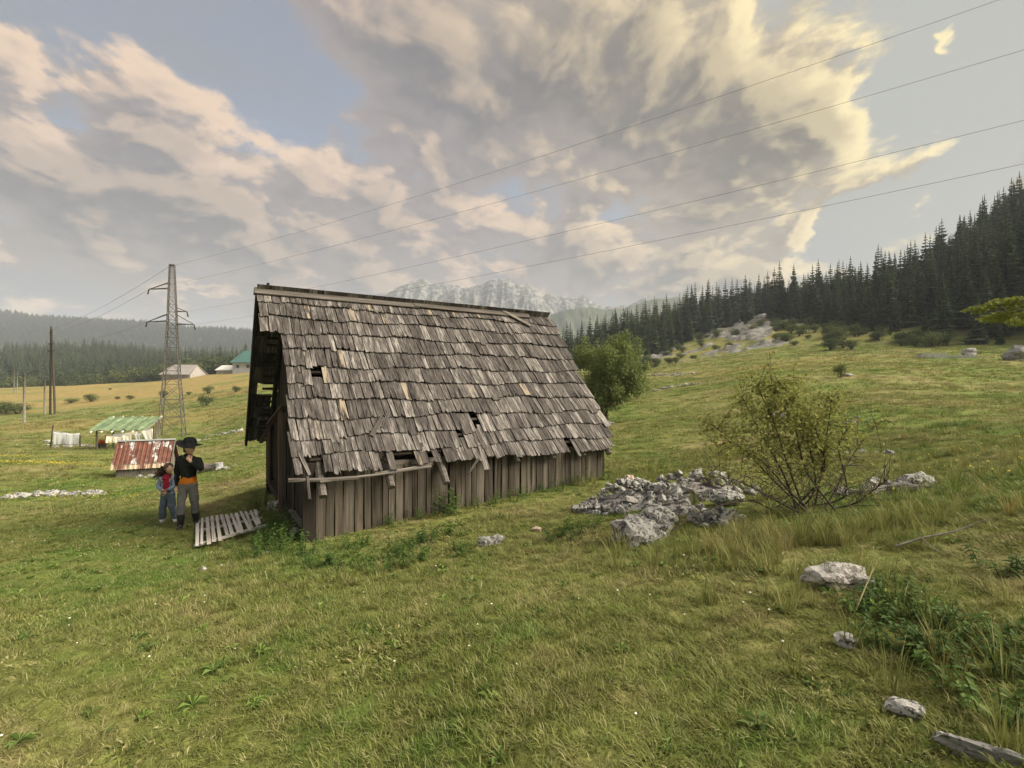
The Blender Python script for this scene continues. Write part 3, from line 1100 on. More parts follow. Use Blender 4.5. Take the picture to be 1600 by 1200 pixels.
scl = np.stack([gs * rng.uniform(.8, 1.2, n), gs * rng.uniform(.8, 1.2, n), np.minimum(gs, 1 + (gs - 1) * .42) * gh], 1)
rot = np.stack([rng.normal(0, .12, n), rng.normal(0, .12, n), rng.uniform(0, 6.28, n)], 1)
scatter('grass', np.stack([gx, gy, land(gx, gy) - .004], 1), rot, scl, idx, kinds, 'short summer grass with clover covering the meadow', st)

# long rank grass round the bush and the stones and below the hut wall
tall = [tuft(34, .36, .0075, .07, .55, trnd).mesh('rank_tuft', BLADE) for _ in range(4)]
tx, ty = [], []
for px, py, sx, sy, n in ((1230, 850, .9, .35, 150), (1330, 830, .8, .5, 70), (1120, 870, .6, .25, 30), (1430, 770, 1.3, .8, 90), (1480, 720, 1.6, 1.5, 150), (1000, 745, 1.0, .6, 60), (1450, 1040, .5, .4, 18), (1300, 930, .5, .3, 30), (1230, 700, 1.5, 1.0, 110)):
    c = on_ground(px, py)
    tx.append(rng.normal(c.x, sx, n))
    ty.append(rng.normal(c.y, sy, n))
tx, ty = np.concatenate(tx), np.concatenate(ty)
k = ~in_hut(tx, ty, .1)
tx, ty = tx[k], ty[k]
n = len(tx)
s3 = rng.uniform(.35, .85, n)[:, None] * np.array([[1., 1., 1.]])
scatter('rank_grass', np.stack([tx, ty, land(tx, ty) - .01], 1), np.stack([rng.normal(0, .1, n), rng.normal(0, .1, n), rng.uniform(0, 6.28, n)], 1), s3, rng.integers(0, 4, n), tall,
        'long rank grass round the bush and the stone heap', np.clip(rng.normal(.08, .2, n), 0, 1))

# small flowers
def flower_mesh(name, c, stem_c, r, h):
    m = plain(name + '_petal', c, tuple(v * .9 for v in c), 30, .7, .2, 0)
    sm = plain(name + '_stem', stem_c, stem_c, 30, .8, .2, 0)
    mb = MB().tube([(0, 0, 0), (.01, 0, h)], .002, 3)
    nf = len(mb.f)
    mb.tube([(.01, 0, h - r * .4), (.01, 0, h), (.01, 0, h + r * .5)], [r * .5, r, r * .4], 6)
    me = mb.mesh(name, sm)
    me.materials.append(m)
    me.polygons.foreach_set('material_index', [0] * nf + [1] * (len(me.polygons) - nf))
    return me


def flowers(name, label, spots, me, size):
    X, Y = [], []
    for px, py, sx, sy, n in spots:
        c = on_ground(px, py)
        X.append(rng.normal(c.x, sx, n))
        Y.append(rng.normal(c.y, sy, n))
    X, Y = np.concatenate(X), np.concatenate(Y)
    k = ~in_hut(X, Y, .1) & (Y > 2.0)
    X, Y = X[k], Y[k]
    n = len(X)
    sc = rng.uniform(.7, 1.3, n)[:, None] * size * np.ones((1, 3))
    scatter(name, np.stack([X, Y, land(X, Y)], 1), np.stack([np.zeros(n), np.zeros(n), rng.uniform(0, 6, n)], 1), sc, np.zeros(n), [me], label)


flowers('white_clover', 'scattered white clover heads and daisies in the grass', ((600, 1000, 3., 2., 34), (300, 780, 2.6, 1.2, 110), (1000, 980, 2., 1.5, 26), (880, 700, 3, 4, 60), (150, 830, 1.6, 1., 60)), flower_mesh('white_clover_head', (.75, .74, .66), (.1, .15, .04), .008, .06), 1.)
flowers('yellow_flowers', 'patches of yellow hawkbit flowering in the lower meadow', ((75, 727, 1.7, .35, 420), (20, 716, 1.2, .4, 120), (120, 716, 1.4, .3, 60), (170, 782, 1.6, .4, 60), (1500, 735, 2., 1., 60)), flower_mesh('yellow_flower_head', (.80, .62, .06), (.1, .15, .04), .012, .1), 1.3)


# broad-leaved meadow weeds and litter that break up the turf
def rosette(rnd, n=9, L=.07):
    mb = MB()
    for q in range(n):
        a = q * 6.283 / n + rnd.uniform(-.3, .3)
        d, s = Vector((math.cos(a), math.sin(a), 0)), Vector((-math.sin(a), math.cos(a), 0))
        l = L * rnd.uniform(.6, 1.2)
        w = l * rnd.uniform(.16, .26)
        z = rnd.uniform(.01, .035)
        mb.add([(0, 0, .005), d * l * .5 + s * w + Vector((0, 0, z)), d * l + Vector((0, 0, z * .6)), d * l * .5 - s * w + Vector((0, 0, z))], [(0, 1, 2), (0, 2, 3)])
    return mb


ROSE = leaf_mat('plantain_leaf', (.10, .17, .035), (.19, .26, .075), .25, 3.)
wk = [rosette(trnd).mesh('rosette', ROSE) for _ in range(4)] 
wx_, wy_ = ring_points(1.6, 13, 5.5)
k = ~in_hut(wx_, wy_, .1) & ((fbm(wx_ / 1.2 + 11, wy_ / 1.2, 3) > -.02) | (rng.random(len(wx_)) < .3))
wx_, wy_ = wx_[k], wy_[k]
n = len(wx_)
ws = rng.uniform(.5, 1.3, n)
scatter('meadow_weeds', np.stack([wx_, wy_, land(wx_, wy_) + .004], 1), np.stack([rng.normal(0, .1, n), rng.normal(0, .1, n), rng.uniform(0, 6.28, n)], 1), np.stack([ws, ws, ws * 1.3], 1), rng.integers(0, 4, n), wk,
        'plantain rosettes scattered through the turf')


# --- spruce
NEEDLE = leaf_mat('spruce_needles', (.046, .078, .040), (.125, .165, .072), .12, .35)
BARK = plain('spruce_bark', (.05, .04, .032), (.12, .095, .075), 8, .95, .1, .6)


def spruce_meshes(rnd, levels=24, per=8, h=1.0):
    """A unit-height spruce: drooping whorls of needle sprays, wide at the foot, open and pointed at the top."""
    mb = MB()
    width = rnd.uniform(.15, .19)
    for k in range(levels):
        f = (k + rnd.uniform(-.2, .2)) / levels
        z = .07 + .90 * f
        rad = width * (1 - f) ** .8 * rnd.uniform(.78, 1.12) + .006
        n = max(4, int(per * (1 - .4 * f)))
        a0 = rnd.uniform(0, 6.28)
        for q in range(n):
            a = a0 + q * 6.283 / n + rnd.uniform(-.3, .3)
            L = rad * rnd.uniform(.6, 1.2)
            droop = L * rnd.uniform(.25, .55) * (1 - .7 * f)
            w = L * rnd.uniform(.30, .46)
            d = Vector((math.cos(a), math.sin(a), 0))
            s = Vector((-d.y, d.x, 0))
            p0 = Vector((0, 0, z))
            p1 = p0 + d * L * .55 + Vector((0, 0, -droop * .45))
            p2 = p0 + d * L + Vector((0, 0, -droop * .75))
            hang = Vector((0, 0, -L * .22 - .004))
            mb.add([p0, p1 + s * w + hang * .6, p2 + s * w * .25, p2 - s * w * .25, p1 - s * w + hang * .6, p1],
                   [(0, 1, 5), (0, 5, 4), (1, 2, 5), (2, 3, 5), (3, 4, 5)])
            for e in (-1, 1):
                t = p1 + s * w * e * .55
                mb.add([p1 + d * L * .18, t + hang * 1.5 + d * L * .22, p0 + d * L * .2 + s * w * e * .3 + hang * 1.2], [(0, 1, 2)])
    mb.tube([(0, 0, .93), (0, 0, 1.01)], [.006, .001], 4)
    tr = MB().tube([(0, 0, -.03), (0, 0, .3), (0, 0, .95)], [.014, .010, .002], 6)
    return tr.mesh('spruce_trunk', BARK), mb.mesh('spruce_crown', NEEDLE)


frnd = random.Random(31)
SPRUCE = [spruce_meshes(frnd) for _ in range(6)]


def joined(a, b, name):
    me = bpy.data.meshes.new(name)
    mb = MB()
    na = len(a.polygons)
    for m_ in (a, b):
        mb.add([v.co for v in m_.vertices], [tuple(p.vertices) for p in m_.polygons])
    me.from_pydata(mb.v, [], mb.f)
    me.materials.append(a.materials[0])
    me.materials.append(b.materials[0])
    me.polygons.foreach_set('material_index', [0] * na + [1] * (len(mb.f) - na))
    me.update()
    return me


SPRUCE_ONE = [joined(a, b, 'spruce') for a, b in SPRUCE]


def jitter_grid(x0, x1, y0, y1, s):
    xs, ys = np.arange(x0, x1, s), np.arange(y0, y1, s)
    X, Y = np.meshgrid(xs, ys)
    X = X + rng.uniform(-.46, .46, X.shape) * s
    Y = Y + rng.uniform(-.46, .46, Y.shape) * s
    return X.ravel(), Y.ravel()


X, Y = jitter_grid(-10, 700, 58, 440, 4.3)
u = 800 + F * X / Y
edge = np.interp(u, EDGE[:, 0], EDGE[:, 1])
st, rk, fl = zones(X, Y)
ok = (u > 868) & (u < 1900) & (Y + 7 * fbm(X / 20., Y / 20., 2) > edge) & ((rk < .12) | (rng.random(len(X)) < .22)) & (rng.random(len(X)) < .92)
X, Y, u = X[ok], Y[ok], u[ok]
edge = np.interp(u, EDGE[:, 0], EDGE[:, 1])
H = (np.interp(Y, [120, 260], [16.5, 12.5]) + 8 * fbm(X / 60., Y / 60., 2)) * rng.uniform(.72, 1.16, len(X))
H *= np.clip(.5 + (Y - edge) / 26, .5, 1.0) * np.where(rng.random(len(X)) < .12, .6, 1.) * np.interp(u, [1350, 1550], [1., 1.3])
H = np.clip(H, 4, 28)
Z = land(X, Y) - .2
order = np.argsort(Y)
inframe = (u < 1640)
nearest = [i for i in order if inframe[i]][:290]
sel = np.zeros(len(X), bool)
sel[nearest] = True
for i in nearest:
    tr_me, cr_me = SPRUCE[i % 6]
    size = 'young' if H[i] < 9.5 else ('tall' if H[i] > 16 else 'middling')
    where = 'above the concrete trough' if u[i] > 1420 else ('behind the juniper slope' if u[i] > 1290 else ('around the limestone outcrop' if u[i] > 1050 else 'beyond the bushy olive tree'))
    e = empty('spruce_tree', (X[i], Y[i], Z[i]), frnd.uniform(0, 6.28), '%s dark spruce at the wood edge %s' % (size, where), 'tree', '%s spruces %s' % (size, where))
    e.scale = (H[i] * frnd.uniform(.95, 1.25),) * 2 + (H[i],)
    link('trunk', tr_me, parent=e)
    link('crown', cr_me, parent=e)
m = ~sel
n = int(m.sum())
wd = rng.uniform(.95, 1.25, n)
DRY = leaf_mat('dry_spruce', (.10, .075, .055), (.17, .13, .10), .1, .4)
dry_me = SPRUCE_ONE[2].copy()
dry_me.materials[1] = DRY
idx_f = np.where(rng.random(n) < .025, 6, rng.integers(0, 6, n))
scatter('spruce_forest', np.stack([X[m], Y[m], Z[m]], 1), np.stack([np.zeros(n), np.zeros(n), rng.uniform(0, 6.28, n)], 1), np.stack([H[m] * wd, H[m] * wd, H[m]], 1), idx_f, SPRUCE_ONE + [dry_me],
        'dense dark spruce forest covering the hillside up to the skyline')

# --- leaf clouds for broadleaved trees and shrubs
def leaf_cloud(clumps, n, size, rnd, flat=.5, aspect=1.7):
    """n leaf-sized faces spread through clumps (centre, radius), denser towards their skins."""
    clumps = [(Vector(c), Vector(r) if hasattr(r, '__len__') else Vector((r, r, r))) for c, r in clumps]
    wts = [max(r.x * r.y, .0001) for _, r in clumps]
    V = np.zeros((n, 4, 3), np.float32)
    pick = rnd.choices(range(len(clumps)), wts, k=n)
    for i, k in enumerate(pick):
        c, r = clumps[k]
        d = Vector((rnd.gauss(0, 1), rnd.gauss(0, 1), rnd.gauss(0, 1))).normalized() * rnd.random() ** .45
        p = c + Vector((d.x * r.x, d.y * r.y, d.z * r.z))
        nrm = (Vector((rnd.gauss(0, 1), rnd.gauss(0, 1), rnd.gauss(0, 1) + flat)) + d * .7).normalized()
        ax = nrm.orthogonal().normalized()
        ax.rotate(Matrix.Rotation(rnd.uniform(0, 6.28), 3, nrm))
        bx = nrm.cross(ax)
        s = size * rnd.uniform(.6, 1.3)
        for q, (ea, eb) in enumerate(((-aspect, 0), (0, -.8), (aspect, 0), (0, .8))):
            V[i, q] = p + ax * (ea * s * .5) + bx * (eb * s * .5)
    return V.reshape(-1, 3), np.arange(4 * n).reshape(-1, 4)


def limb_path(rnd, a, b, n=4, wob=.1):
    a, b = Vector(a), Vector(b)
    L = (b - a).length
    pts = []
    for k in range(n + 1):
        f = k / n
        p = a.lerp(b, f)
        if 0 < k < n:
            p += Vector((rnd.uniform(-1, 1), rnd.uniform(-1, 1), rnd.uniform(-.5, 1))) * L * wob
        pts.append(p)
    return pts


# the willow-like tree behind the hut's far end
WBARK = plain('grey_brown_bark', (.045, .036, .03), (.11, .09, .072), 14, .95, .1, .6)
WLEAF = leaf_mat('olive_leaf', (.14, .185, .052), (.33, .36, .12), .42, .9)
tb = ground_at(947, 660, 27.)
tree = empty('broadleaf_tree', tb, 0, 'bushy olive green tree with a forked trunk beside the shingled hut', 'tree')
rnd = random.Random(41)
mb = MB()
clumps = []
stems = [(-.75, .3, 2.6), (-.25, -.3, 3.4), (.25, .2, 3.7), (.8, -.1, 2.9), (1.35, .2, 1.9), (-1.2, 0, 1.7), (.1, .7, 2.8), (.2, -.8, 2.6)]
mb.tube([(0, 0, -.1), (.02, 0, .35), (.0, 0, .75)], [.14, .11, .10], 8)
mb.tube([(.0, 0, .0), (-.14, .02, .4), (-.30, .05, .95)], [.10, .085, .07], 8)
for x_, y_, z_ in stems:
    o = Vector((-.28, .05, .9)) if x_ < -.2 else Vector((0, 0, .72))
    pts = limb_path(rnd, o, (x_, y_, z_), 4, .07)
    mb.tube(pts, [.07, .055, .04, .028, .014], 6)
    for _ in range(6):
        f = rnd.uniform(.4, 1.0)
        s = o.lerp(Vector((x_, y_, z_)), f)
        e = s + Vector((rnd.uniform(-1, 1), rnd.uniform(-1, 1), rnd.uniform(-.05, .9))) * rnd.uniform(.5, .95)
        mb.tube(limb_path(rnd, s, e, 3, .1), [.022, .016, .011, .006], 5)
mb.build('trunk', WBARK, tree, smooth=True)
for _ in range(230):
    d = Vector((rnd.gauss(0, 1), rnd.gauss(0, 1), rnd.gauss(0, 1))).normalized() * rnd.random() ** .36
    c = Vector((.12 + d.x * 2.15, d.y * 2.0, 2.75 + d.z * 2.15))
    if c.z < 1.15 and rnd.random() < .6:
        continue
    s = rnd.uniform(.22, .48)
    clumps.append((c, (s, s, s * 1.25)))
v, f = leaf_cloud(clumps, 26000, .085, rnd)
link('crown', np_mesh('crown', v, f, WLEAF), parent=tree)

# the pale branch of a tree standing just outside the photograph on the right
PLEAF = leaf_mat('yellow_green_leaf', (.16, .20, .035), (.32, .34, .075), .4, 1.2)
pb = ground_at(1760, 600, 12.)
ptree = empty('broadleaf_tree', pb, 0, 'tree with bright yellow green leaves reaching a low branch over the slope', 'tree')
base = Vector((0, 0, 0))
mb = MB()
mb.tube([(0, 0, -.2), (.05, .1, 1.5), (0, 0, 3.2), (.3, .2, 5.0)], [.2, .16, .12, .05], 8)
tips = [P(1542, 482, 11.8), P(1570, 500, 12.2), P(1590, 478, 11.5), P(1615, 500, 12.3), P(1660, 480, 12), P(1700, 440, 12.4), P(1720, 420, 11.2), P(1830, 430, 12), P(1800, 380, 12.5), P(1760, 390, 12)]
clumps = []
for t in tips:
    e = t - pb
    mb.tube(limb_path(rnd, (0, 0, 2.6), e, 4, .05), [.06, .045, .03, .02, .008], 5)
    for q in range(5):
        c = e + Vector((rnd.uniform(-.1, .5), rnd.uniform(-.3, .3), rnd.uniform(-.22, .16)))
        clumps.append((c, (.26, .24, .10)))
mb.build('trunk', WBARK, ptree, smooth=True)
v, f = leaf_cloud(clumps, 5200, .06, rnd, 1.2)
link('crown', np_mesh('crown', v, f, PLEAF), parent=ptree)

# the thin arching bush over the stones
TWIG = plain('bush_twig_bark', (.05, .038, .03), (.12, .095, .075), 20, .9, .2, .4)
BLEAF = leaf_mat('bush_leaf', (.22, .235, .055), (.44, .43, .13), .45, 2.0)
BY = 6.6
bb = ground_at(1262, 830, BY)
bush = empty('arching_bush', bb, 0, 'thin arching wild rose bush with sparse yellow green leaves growing over the stone heap', 'bush')
rnd = random.Random(51)
mb = MB()
leaf_pts = []
main = [[(1262, 832), (1274, 760), (1262, 690), (1238, 618)], [(1258, 832), (1226, 745), (1192, 682), (1160, 622)], [(1255, 832), (1200, 775), (1150, 750), (1108, 745)],
        [(1248, 832), (1170, 782), (1095, 800), (1038, 838)], [(1266, 832), (1288, 735), (1268, 660), (1215, 596)], [(1270, 832), (1306, 765), (1330, 715), (1368, 662)],
        [(1272, 832), (1325, 790), (1352, 775), (1388, 748)], [(1264, 832), (1262, 740), (1240, 665), (1206, 602)], [(1268, 832), (1282, 745), (1292, 680), (1300, 622)],
        [(1252, 832), (1210, 752), (1160, 700), (1112, 664)], [(1256, 832), (1236, 742), (1212, 668), (1184, 606)], [(1275, 832), (1318, 778), (1310, 700), (1326, 668)], [(1262, 832), (1236, 770), (1190, 720), (1140, 690)]]
for k, line in enumerate(main):
    dy = rnd.uniform(-.7, .7) if k else .1
    ctrl = []
    for q, (px, py) in enumerate(line):
        ctrl.append(P(px, py, BY + dy * q / 3) - bb)
    ctrl[0] = Vector((rnd.gauss(0, .2) + (line[2][0] - 1255) * .0022, rnd.gauss(0, .2), -.05))
    pts = []
    for s in range(13):          # smooth through the four points
        f = s / 12 * 3
        i = min(int(f), 2)
        t = f - i
        p0, p1, p2, p3 = ctrl[max(i - 1, 0)], ctrl[i], ctrl[i + 1], ctrl[min(i + 2, 3)]
        pts.append(.5 * ((2 * p1) + (p2 - p0) * t + (2 * p0 - 5 * p1 + 4 * p2 - p3) * t * t + (3 * p1 - p0 - 3 * p2 + p3) * t ** 3))
    mb.tube(pts, [.013 * (1 - .75 * s / 12) + .002 for s in range(13)], 5)
    for s in range(4, 13):
        for _ in range(4):
            b = pts[s]
            L = rnd.uniform(.15, .55)
            d = Vector((rnd.gauss(0, 1), rnd.gauss(0, 1), rnd.gauss(.35, .8))).normalized()
            e = b + d * L
            mid = b.lerp(e, .5) + Vector((0, 0, .03))
            if e.z < .1:
                continue
            mb.tube([b, mid, e], [.004, .003, .0016], 4, False)
            up = min(1., max(.08, (b.z - .35) / .7))
            for _ in range(int((14 if k in (5, 6, 11) else 44) * up * rnd.uniform(.4, 1.3))):
                f = rnd.random()
                leaf_pts.append(b.lerp(e, f) + Vector((rnd.gauss(0, .05), rnd.gauss(0, .05), rnd.gauss(0, .045))))
for _ in range(80):               # bare lower twigs
    a = Vector((rnd.gauss(0, .45), rnd.gauss(0, .3), rnd.uniform(.0, .4)))
    e = a + Vector((rnd.gauss(0, .35), rnd.gauss(0, .3), rnd.uniform(.0, .5)))
    mb.tube([a, a.lerp(e, .5) + Vector((0, 0, .06)), e], [.005, .004, .002], 4, False)
mb.build('stems', TWIG, bush, smooth=True)['kind'] = 'stuff'
v, f = leaf_cloud([(p, .02) for p in leaf_pts], len(leaf_pts), .034, rnd, .6, 1.5)
link('foliage', np_mesh('foliage', v, f, BLEAF), parent=bush)

# --- shrubs in the fields
JUN = leaf_mat('juniper_green', (.055, .085, .030), (.15, .18, .062), .25, 1.5)


def shrub_proto(rnd, n=1500):
    clumps = []
    for _ in range(16):
        d = Vector((rnd.gauss(0, 1), rnd.gauss(0, 1), rnd.gauss(0, 1))).normalized() * rnd.random() ** .4
        s = rnd.uniform(.18, .32)
        clumps.append(((d.x * .36, d.y * .36, .48 + d.z * .32), s))
    v, f = leaf_cloud(clumps, n, .045, rnd)
    fol = np_mesh('shrub_foliage', v, f, JUN)
    mb = MB()
    for _ in range(6):
        mb.tube(limb_path(rnd, (rnd.uniform(-.05, .05), rnd.uniform(-.05, .05), -.05), (rnd.uniform(-.4, .4), rnd.uniform(-.4, .4), rnd.uniform(.4, .8)), 3, .08), [.03, .022, .015, .006], 5)
    return mb.mesh('shrub_stems', BARK), fol


SHRUB = [shrub_proto(rnd) for _ in range(4)]


def shrub(px, py, w, h, label, group=None, at=None, name='shrub'):
    p = at or on_ground(px, py)
    Wm, Hm = w / F * p.y, h / F * p.y
    a, b = SHRUB[rnd.randrange(4)]
    e = empty(name, p, rnd.uniform(0, 6.28), label, 'shrub', group)
    e.scale = (Wm, Wm, Hm)
    link('stems', a, parent=e)
    link('foliage', b, parent=e)
    return e


shrub(323, 634, 24, 22, 'round grey green shrub, the lower of two below the grey roofed barn')
shrub(326, 615, 18, 13, 'round dark shrub just above the lower round shrub in the field')
shrub(369, 613, 13, 11, 'small dark shrub alone on the golden field near the hut gable')
shrub(255, 621, 17, 14, 'dark shrub at the foot of the lattice pylon')
for x_, y_, w_ in ((204, 624, 15), (183, 624, 9), (142, 628, 24), (112, 630, 18), (296, 617, 10), (172, 609, 6)):
    shrub(x_, y_, w_, w_ * .55, 'low bush on the golden hayfield beside the pylon', 'low bushes on the golden hayfield')
for x_ in (-15, 8, 26):
    shrub(x_, 647, 44, 22, 'dark hedge bush at the hayfield edge beside the telegraph poles', 'hedge bushes beside the telegraph poles')
shrub(1312, 590, 22, 24, 'small dark young spruce bush alone on the right hand slope')
jr = random.Random(61)
for k in range(110):
    x_ = jr.uniform(1000, 1480)
    e_ = float(np.interp(x_, EDGE[:, 0], EDGE[:, 1]))
    Yd = e_ - (jr.uniform(2, 34) if x_ < 1330 else jr.uniform(1, 9)) * (1.4 if x_ < 1250 else 1)
    p = ground_at(x_, 0, Yd)
    s = jr.uniform(.8, 2.9) * F / Yd
    size = 'tall' if s * Yd / F > 2.2 else ('knee high' if s * Yd / F < 1.4 else 'waist high')
    where = 'above the concrete trough' if x_ > 1400 else ('on the slope right of the limestone outcrop' if x_ > 1260 else ('among the limestone outcrop' if x_ > 1110 else 'below the spruces beyond the bushy olive tree'))
    shrub(0, 0, s * jr.uniform(1, 1.7), s, '%s juniper bush %s' % (size, where.replace('right of', 'beside')), '%s junipers %s' % (size, where.replace('right of', 'beside')), p, 'juniper_bush')

# --- the wood across the valley and on the far ridge
X, Y = jitter_grid(-720, -90, 205, 540, 6.2)
u = 800 + F * X / Y
ok = (u > -250) & (u < 520) & (Y + 12 * fbm(X / 30., Y / 30., 2) > 218) & (rng.random(len(X)) < .93)
X, Y = X[ok], Y[ok]
H = (15 + 8 * fbm(X / 70., Y / 70., 2)) * rng.uniform(.7, 1.2, len(X))
n = len(X)
wd = rng.uniform(1.1, 1.6, n)
scatter('valley_wood', np.stack([X, Y, land(X, Y) - .3], 1), np.stack([np.zeros(n), np.zeros(n), rng.uniform(0, 6.28, n)], 1), np.stack([H * wd, H * wd, H], 1), rng.integers(0, 6, n), SPRUCE_ONE,
        'dark spruce wood on the low hill across the valley')
BROAD = leaf_mat('valley_broadleaf', (.06, .085, .03), (.13, .155, .055), .3, 1.)
bc = []
for _ in range(3):
    cl = [((rnd.gauss(0, .22), rnd.gauss(0, .22), .58 + rnd.gauss(0, .17)), rnd.uniform(.12, .2)) for _ in range(22)]
    v, f = leaf_cloud(cl, 700, .06, rnd)
    bc.append(np_mesh('valley_broadleaf', v, f, BROAD))
bx = []
for px, Yd, n in ((330, 196, 26), (300, 205, 14), (250, 205, 10), (200, 208, 12), (120, 208, 10), (380, 196, 8), (50, 205, 8), (160, 215, 8)):
    for _ in range(n):
        q = px + rnd.gauss(0, 16)
        Yq = Yd + rnd.uniform(-4, 10)
        bx.append(((q - 800) / F * Yq, Yq))
bx = np.array(bx)
n = len(bx)
hh = rng.uniform(5, 9.5, n)
scatter('valley_broadleaves', np.stack([bx[:, 0], bx[:, 1], land(bx[:, 0], bx[:, 1]) - .3], 1), np.stack([np.zeros(n), np.zeros(n), rng.uniform(0, 6, n)], 1), np.stack([hh * 1.1, hh * 1.1, hh], 1), rng.integers(0, 3, n), bc,
        'lighter broadleaved trees along the foot of the valley wood')
X, Y = jitter_grid(-2300, 60, 900, 1360, 13.)
u = 800 + F * X / Y
ok = (u > -500) & (u < 820) & (rng.random(len(X)) < .93)
X, Y = X[ok], Y[ok]
n = len(X)
H = rng.uniform(13, 21, n)
scatter('ridge_forest', np.stack([X, Y, land(X, Y) - .3], 1), np.stack([np.zeros(n), np.zeros(n), rng.uniform(0, 6.28, n)], 1), np.stack([H * 2.2, H * 2.2, H], 1), rng.integers(0, 6, n), SPRUCE_ONE,
        'blue hazy spruce forest on the long far ridge')

# ------------------------------------------------------------------ stones
def stone_mat(name, c1, c2, lich=.5, dark=(.055, .052, .047)):
    m, g, b = material(name, .93, .15)
    r = piece_random(g)
    p = world_pos(g)
    n = g.noise(p, 6., 7, .68)
    sp = g.noise(p, 24., 6, .72)
    base = g.mix(g.m('ADD', g.m('MULTIPLY', g.step(n, .3, .7), .7), g.m('MULTIPLY', r, .35), clamp=True), c1, c2)
    base = g.mix(g.m('MULTIPLY', g.step(g.m('ADD', g.m('MULTIPLY', n, .6), g.m('MULTIPLY', sp, .7)), .64, .72), lich), base, dark)
    base = g.mix(g.m('MULTIPLY', g.step(r, .86, .98), .3), base, (.36, .31, .27))
    g.put(b.inputs['Base Color'], base)
    bump(g, b, g.m('ADD', n, g.m('MULTIPLY', sp, .5)), .7, .03)
    return m


STONE = stone_mat('grey_limestone', (.20, .195, .185), (.50, .49, .465), .9)
PALESTONE = stone_mat('pale_limestone', (.34, .335, .315), (.62, .605, .575), .9)
qr = random.Random(71)


def hull_stone(rnd, n=15, flat=.72):
    bm = bmesh.new()
    for _ in range(n):
        d = Vector((rnd.gauss(0, 1), rnd.gauss(0, 1), rnd.gauss(0, 1))).normalized() * rnd.uniform(.78, 1.0)
        bm.verts.new((d.x, d.y * .85, d.z * flat))
    res = bmesh.ops.convex_hull(bm, input=bm.verts)
    bmesh.ops.delete(bm, geom=[e for e in res['geom_interior'] if isinstance(e, bmesh.types.BMVert)], context='VERTS')
    bmesh.ops.recalc_face_normals(bm, faces=bm.faces)
    me = bpy.data.meshes.new('stone')
    bm.to_mesh(me)
    bm.free()
    return me


STONES = []
for _k in range(16):
    me = hull_stone(qr)
    me.materials.append(STONE)
    STONES.append(me)
PSTONES = []
for me in STONES[:8]:
    c = me.copy()
    c.materials.clear()
    c.materials.append(PALESTONE)
    PSTONES.append(c)


def boulder_mesh(rnd, seed, sx, sy, sz, sub=3, rough=.3, mat=STONE):
    bm = bmesh.new()
    bmesh.ops.create_icosphere(bm, subdivisions=sub, radius=1)
    co = np.array([v.co[:] for v in bm.verts])
    for ax_, (a, b) in enumerate(((0, 1), (1, 2), (2, 0))):
        k = fbm(co[:, a] * 1.1 + seed + 3 * ax_, co[:, b] * 1.1 - seed, 5, .6)
        co = co * (1 + rough * k[:, None])
    co = co * (1 + .10 * fbm(co[:, 0] * 4 + seed, co[:, 1] * 4 + co[:, 2] * 3, 3, .6))[:, None]
    co = co * np.array([sx, sy, sz])
    for v, q in zip(bm.verts, co):
        v.co = q
    me = bpy.data.meshes.new('boulder')
    bm.to_mesh(me)
    bm.free()
    me.materials.append(mat)
    return me


heap = empty('stone_heap', on_ground(1040, 800), 0, 'heap of grey field stones spilled beneath the arching bush', 'stones')
hc = Vector(heap.location)
# centre (pixel on the ground), half-widths in metres, mound height, stones, size range
mounds = [(985, 790, .80, .55, .42, 105, .045, .13), (1075, 775, 1.1, .55, .40, 110, .04, .12), (1010, 836, .38, .45, .26, 34, .05, .13), (1120, 815, .34, .30, .16, 30, .05, .10), (1050, 800, .5, .5, .2, 30, .05, .1), (925, 800, .35, .2, .1, 16, .05, .12), (1380, 768, .75, .35, .16, 32, .05, .12)]
for (px, py, wx, wy, mh, n, s0, s1) in mounds:
    c = on_ground(px, py)
    for _ in range(n):
        a, rr_ = qr.uniform(0, 6.28), qr.random() ** .55
        x_, y_ = c.x + wx * rr_ * math.cos(a), c.y + wy * rr_ * math.sin(a)
        s = qr.uniform(s0, s1) * (1.45 if qr.random() < .10 else 1)
        z_ = gz(x_, y_) + mh * (1 - rr_ * rr_) * qr.uniform(.5, 1.) + s * .12
        o = link('stone', (PSTONES if qr.random() < .32 else STONES)[qr.randrange(8)], parent=heap)
        o.location = Vector((x_, y_, z_)) - hc
        o.rotation_euler = (qr.uniform(-.5, .5), qr.uniform(-.5, .5), qr.uniform(0, 6.28))
        o.scale = (s * qr.uniform(.9, 1.3), s, s * qr.uniform(.75, 1.05))
    # packed rubble under the loose stones
    mb = MB()
    nn = 10
    ring = [Vector((c.x + wx * math.cos(k * 6.283 / nn), c.y + wy * math.sin(k * 6.283 / nn), 0)) for k in range(nn)]
    for p in ring:
        p.z = gz(p.x, p.y) - .08
    mid = [c.lerp(p, .6) for p in ring]
    for p in mid:
        p.z = gz(p.x, p.y) + mh * .34
    top = Vector((c.x, c.y, gz(c.x, c.y) + mh * .6))
    mb.add([p - hc for p in ring + mid + [top]], [(k, (k + 1) % nn, nn + (k + 1) % nn, nn + k) for k in range(nn)] + [(nn + k, nn + (k + 1) % nn, 2 * nn) for k in range(nn)])
    o = mb.build('rubble', STONE, heap)
    o['kind'] = 'stuff'


def boulder(px, py, w, h, label, depth=.8, mat=STONE, seed=1., rz=0., at=None, rough=.42, name='boulder', sink=.35):
    p = at or on_ground(px, py)
    k = p.y / F
    sx, sz = w * k / 2, h * k / 2
    me = boulder_mesh(qr, seed, sx, sx * depth, sz * 1.25, 3, rough, mat)
    o = link(name, me, loc=(p.x, p.y, p.z + sz * (1 - sink * 1.2)), rot=(0, 0, rz))
    return tag(o, label, 'rock')


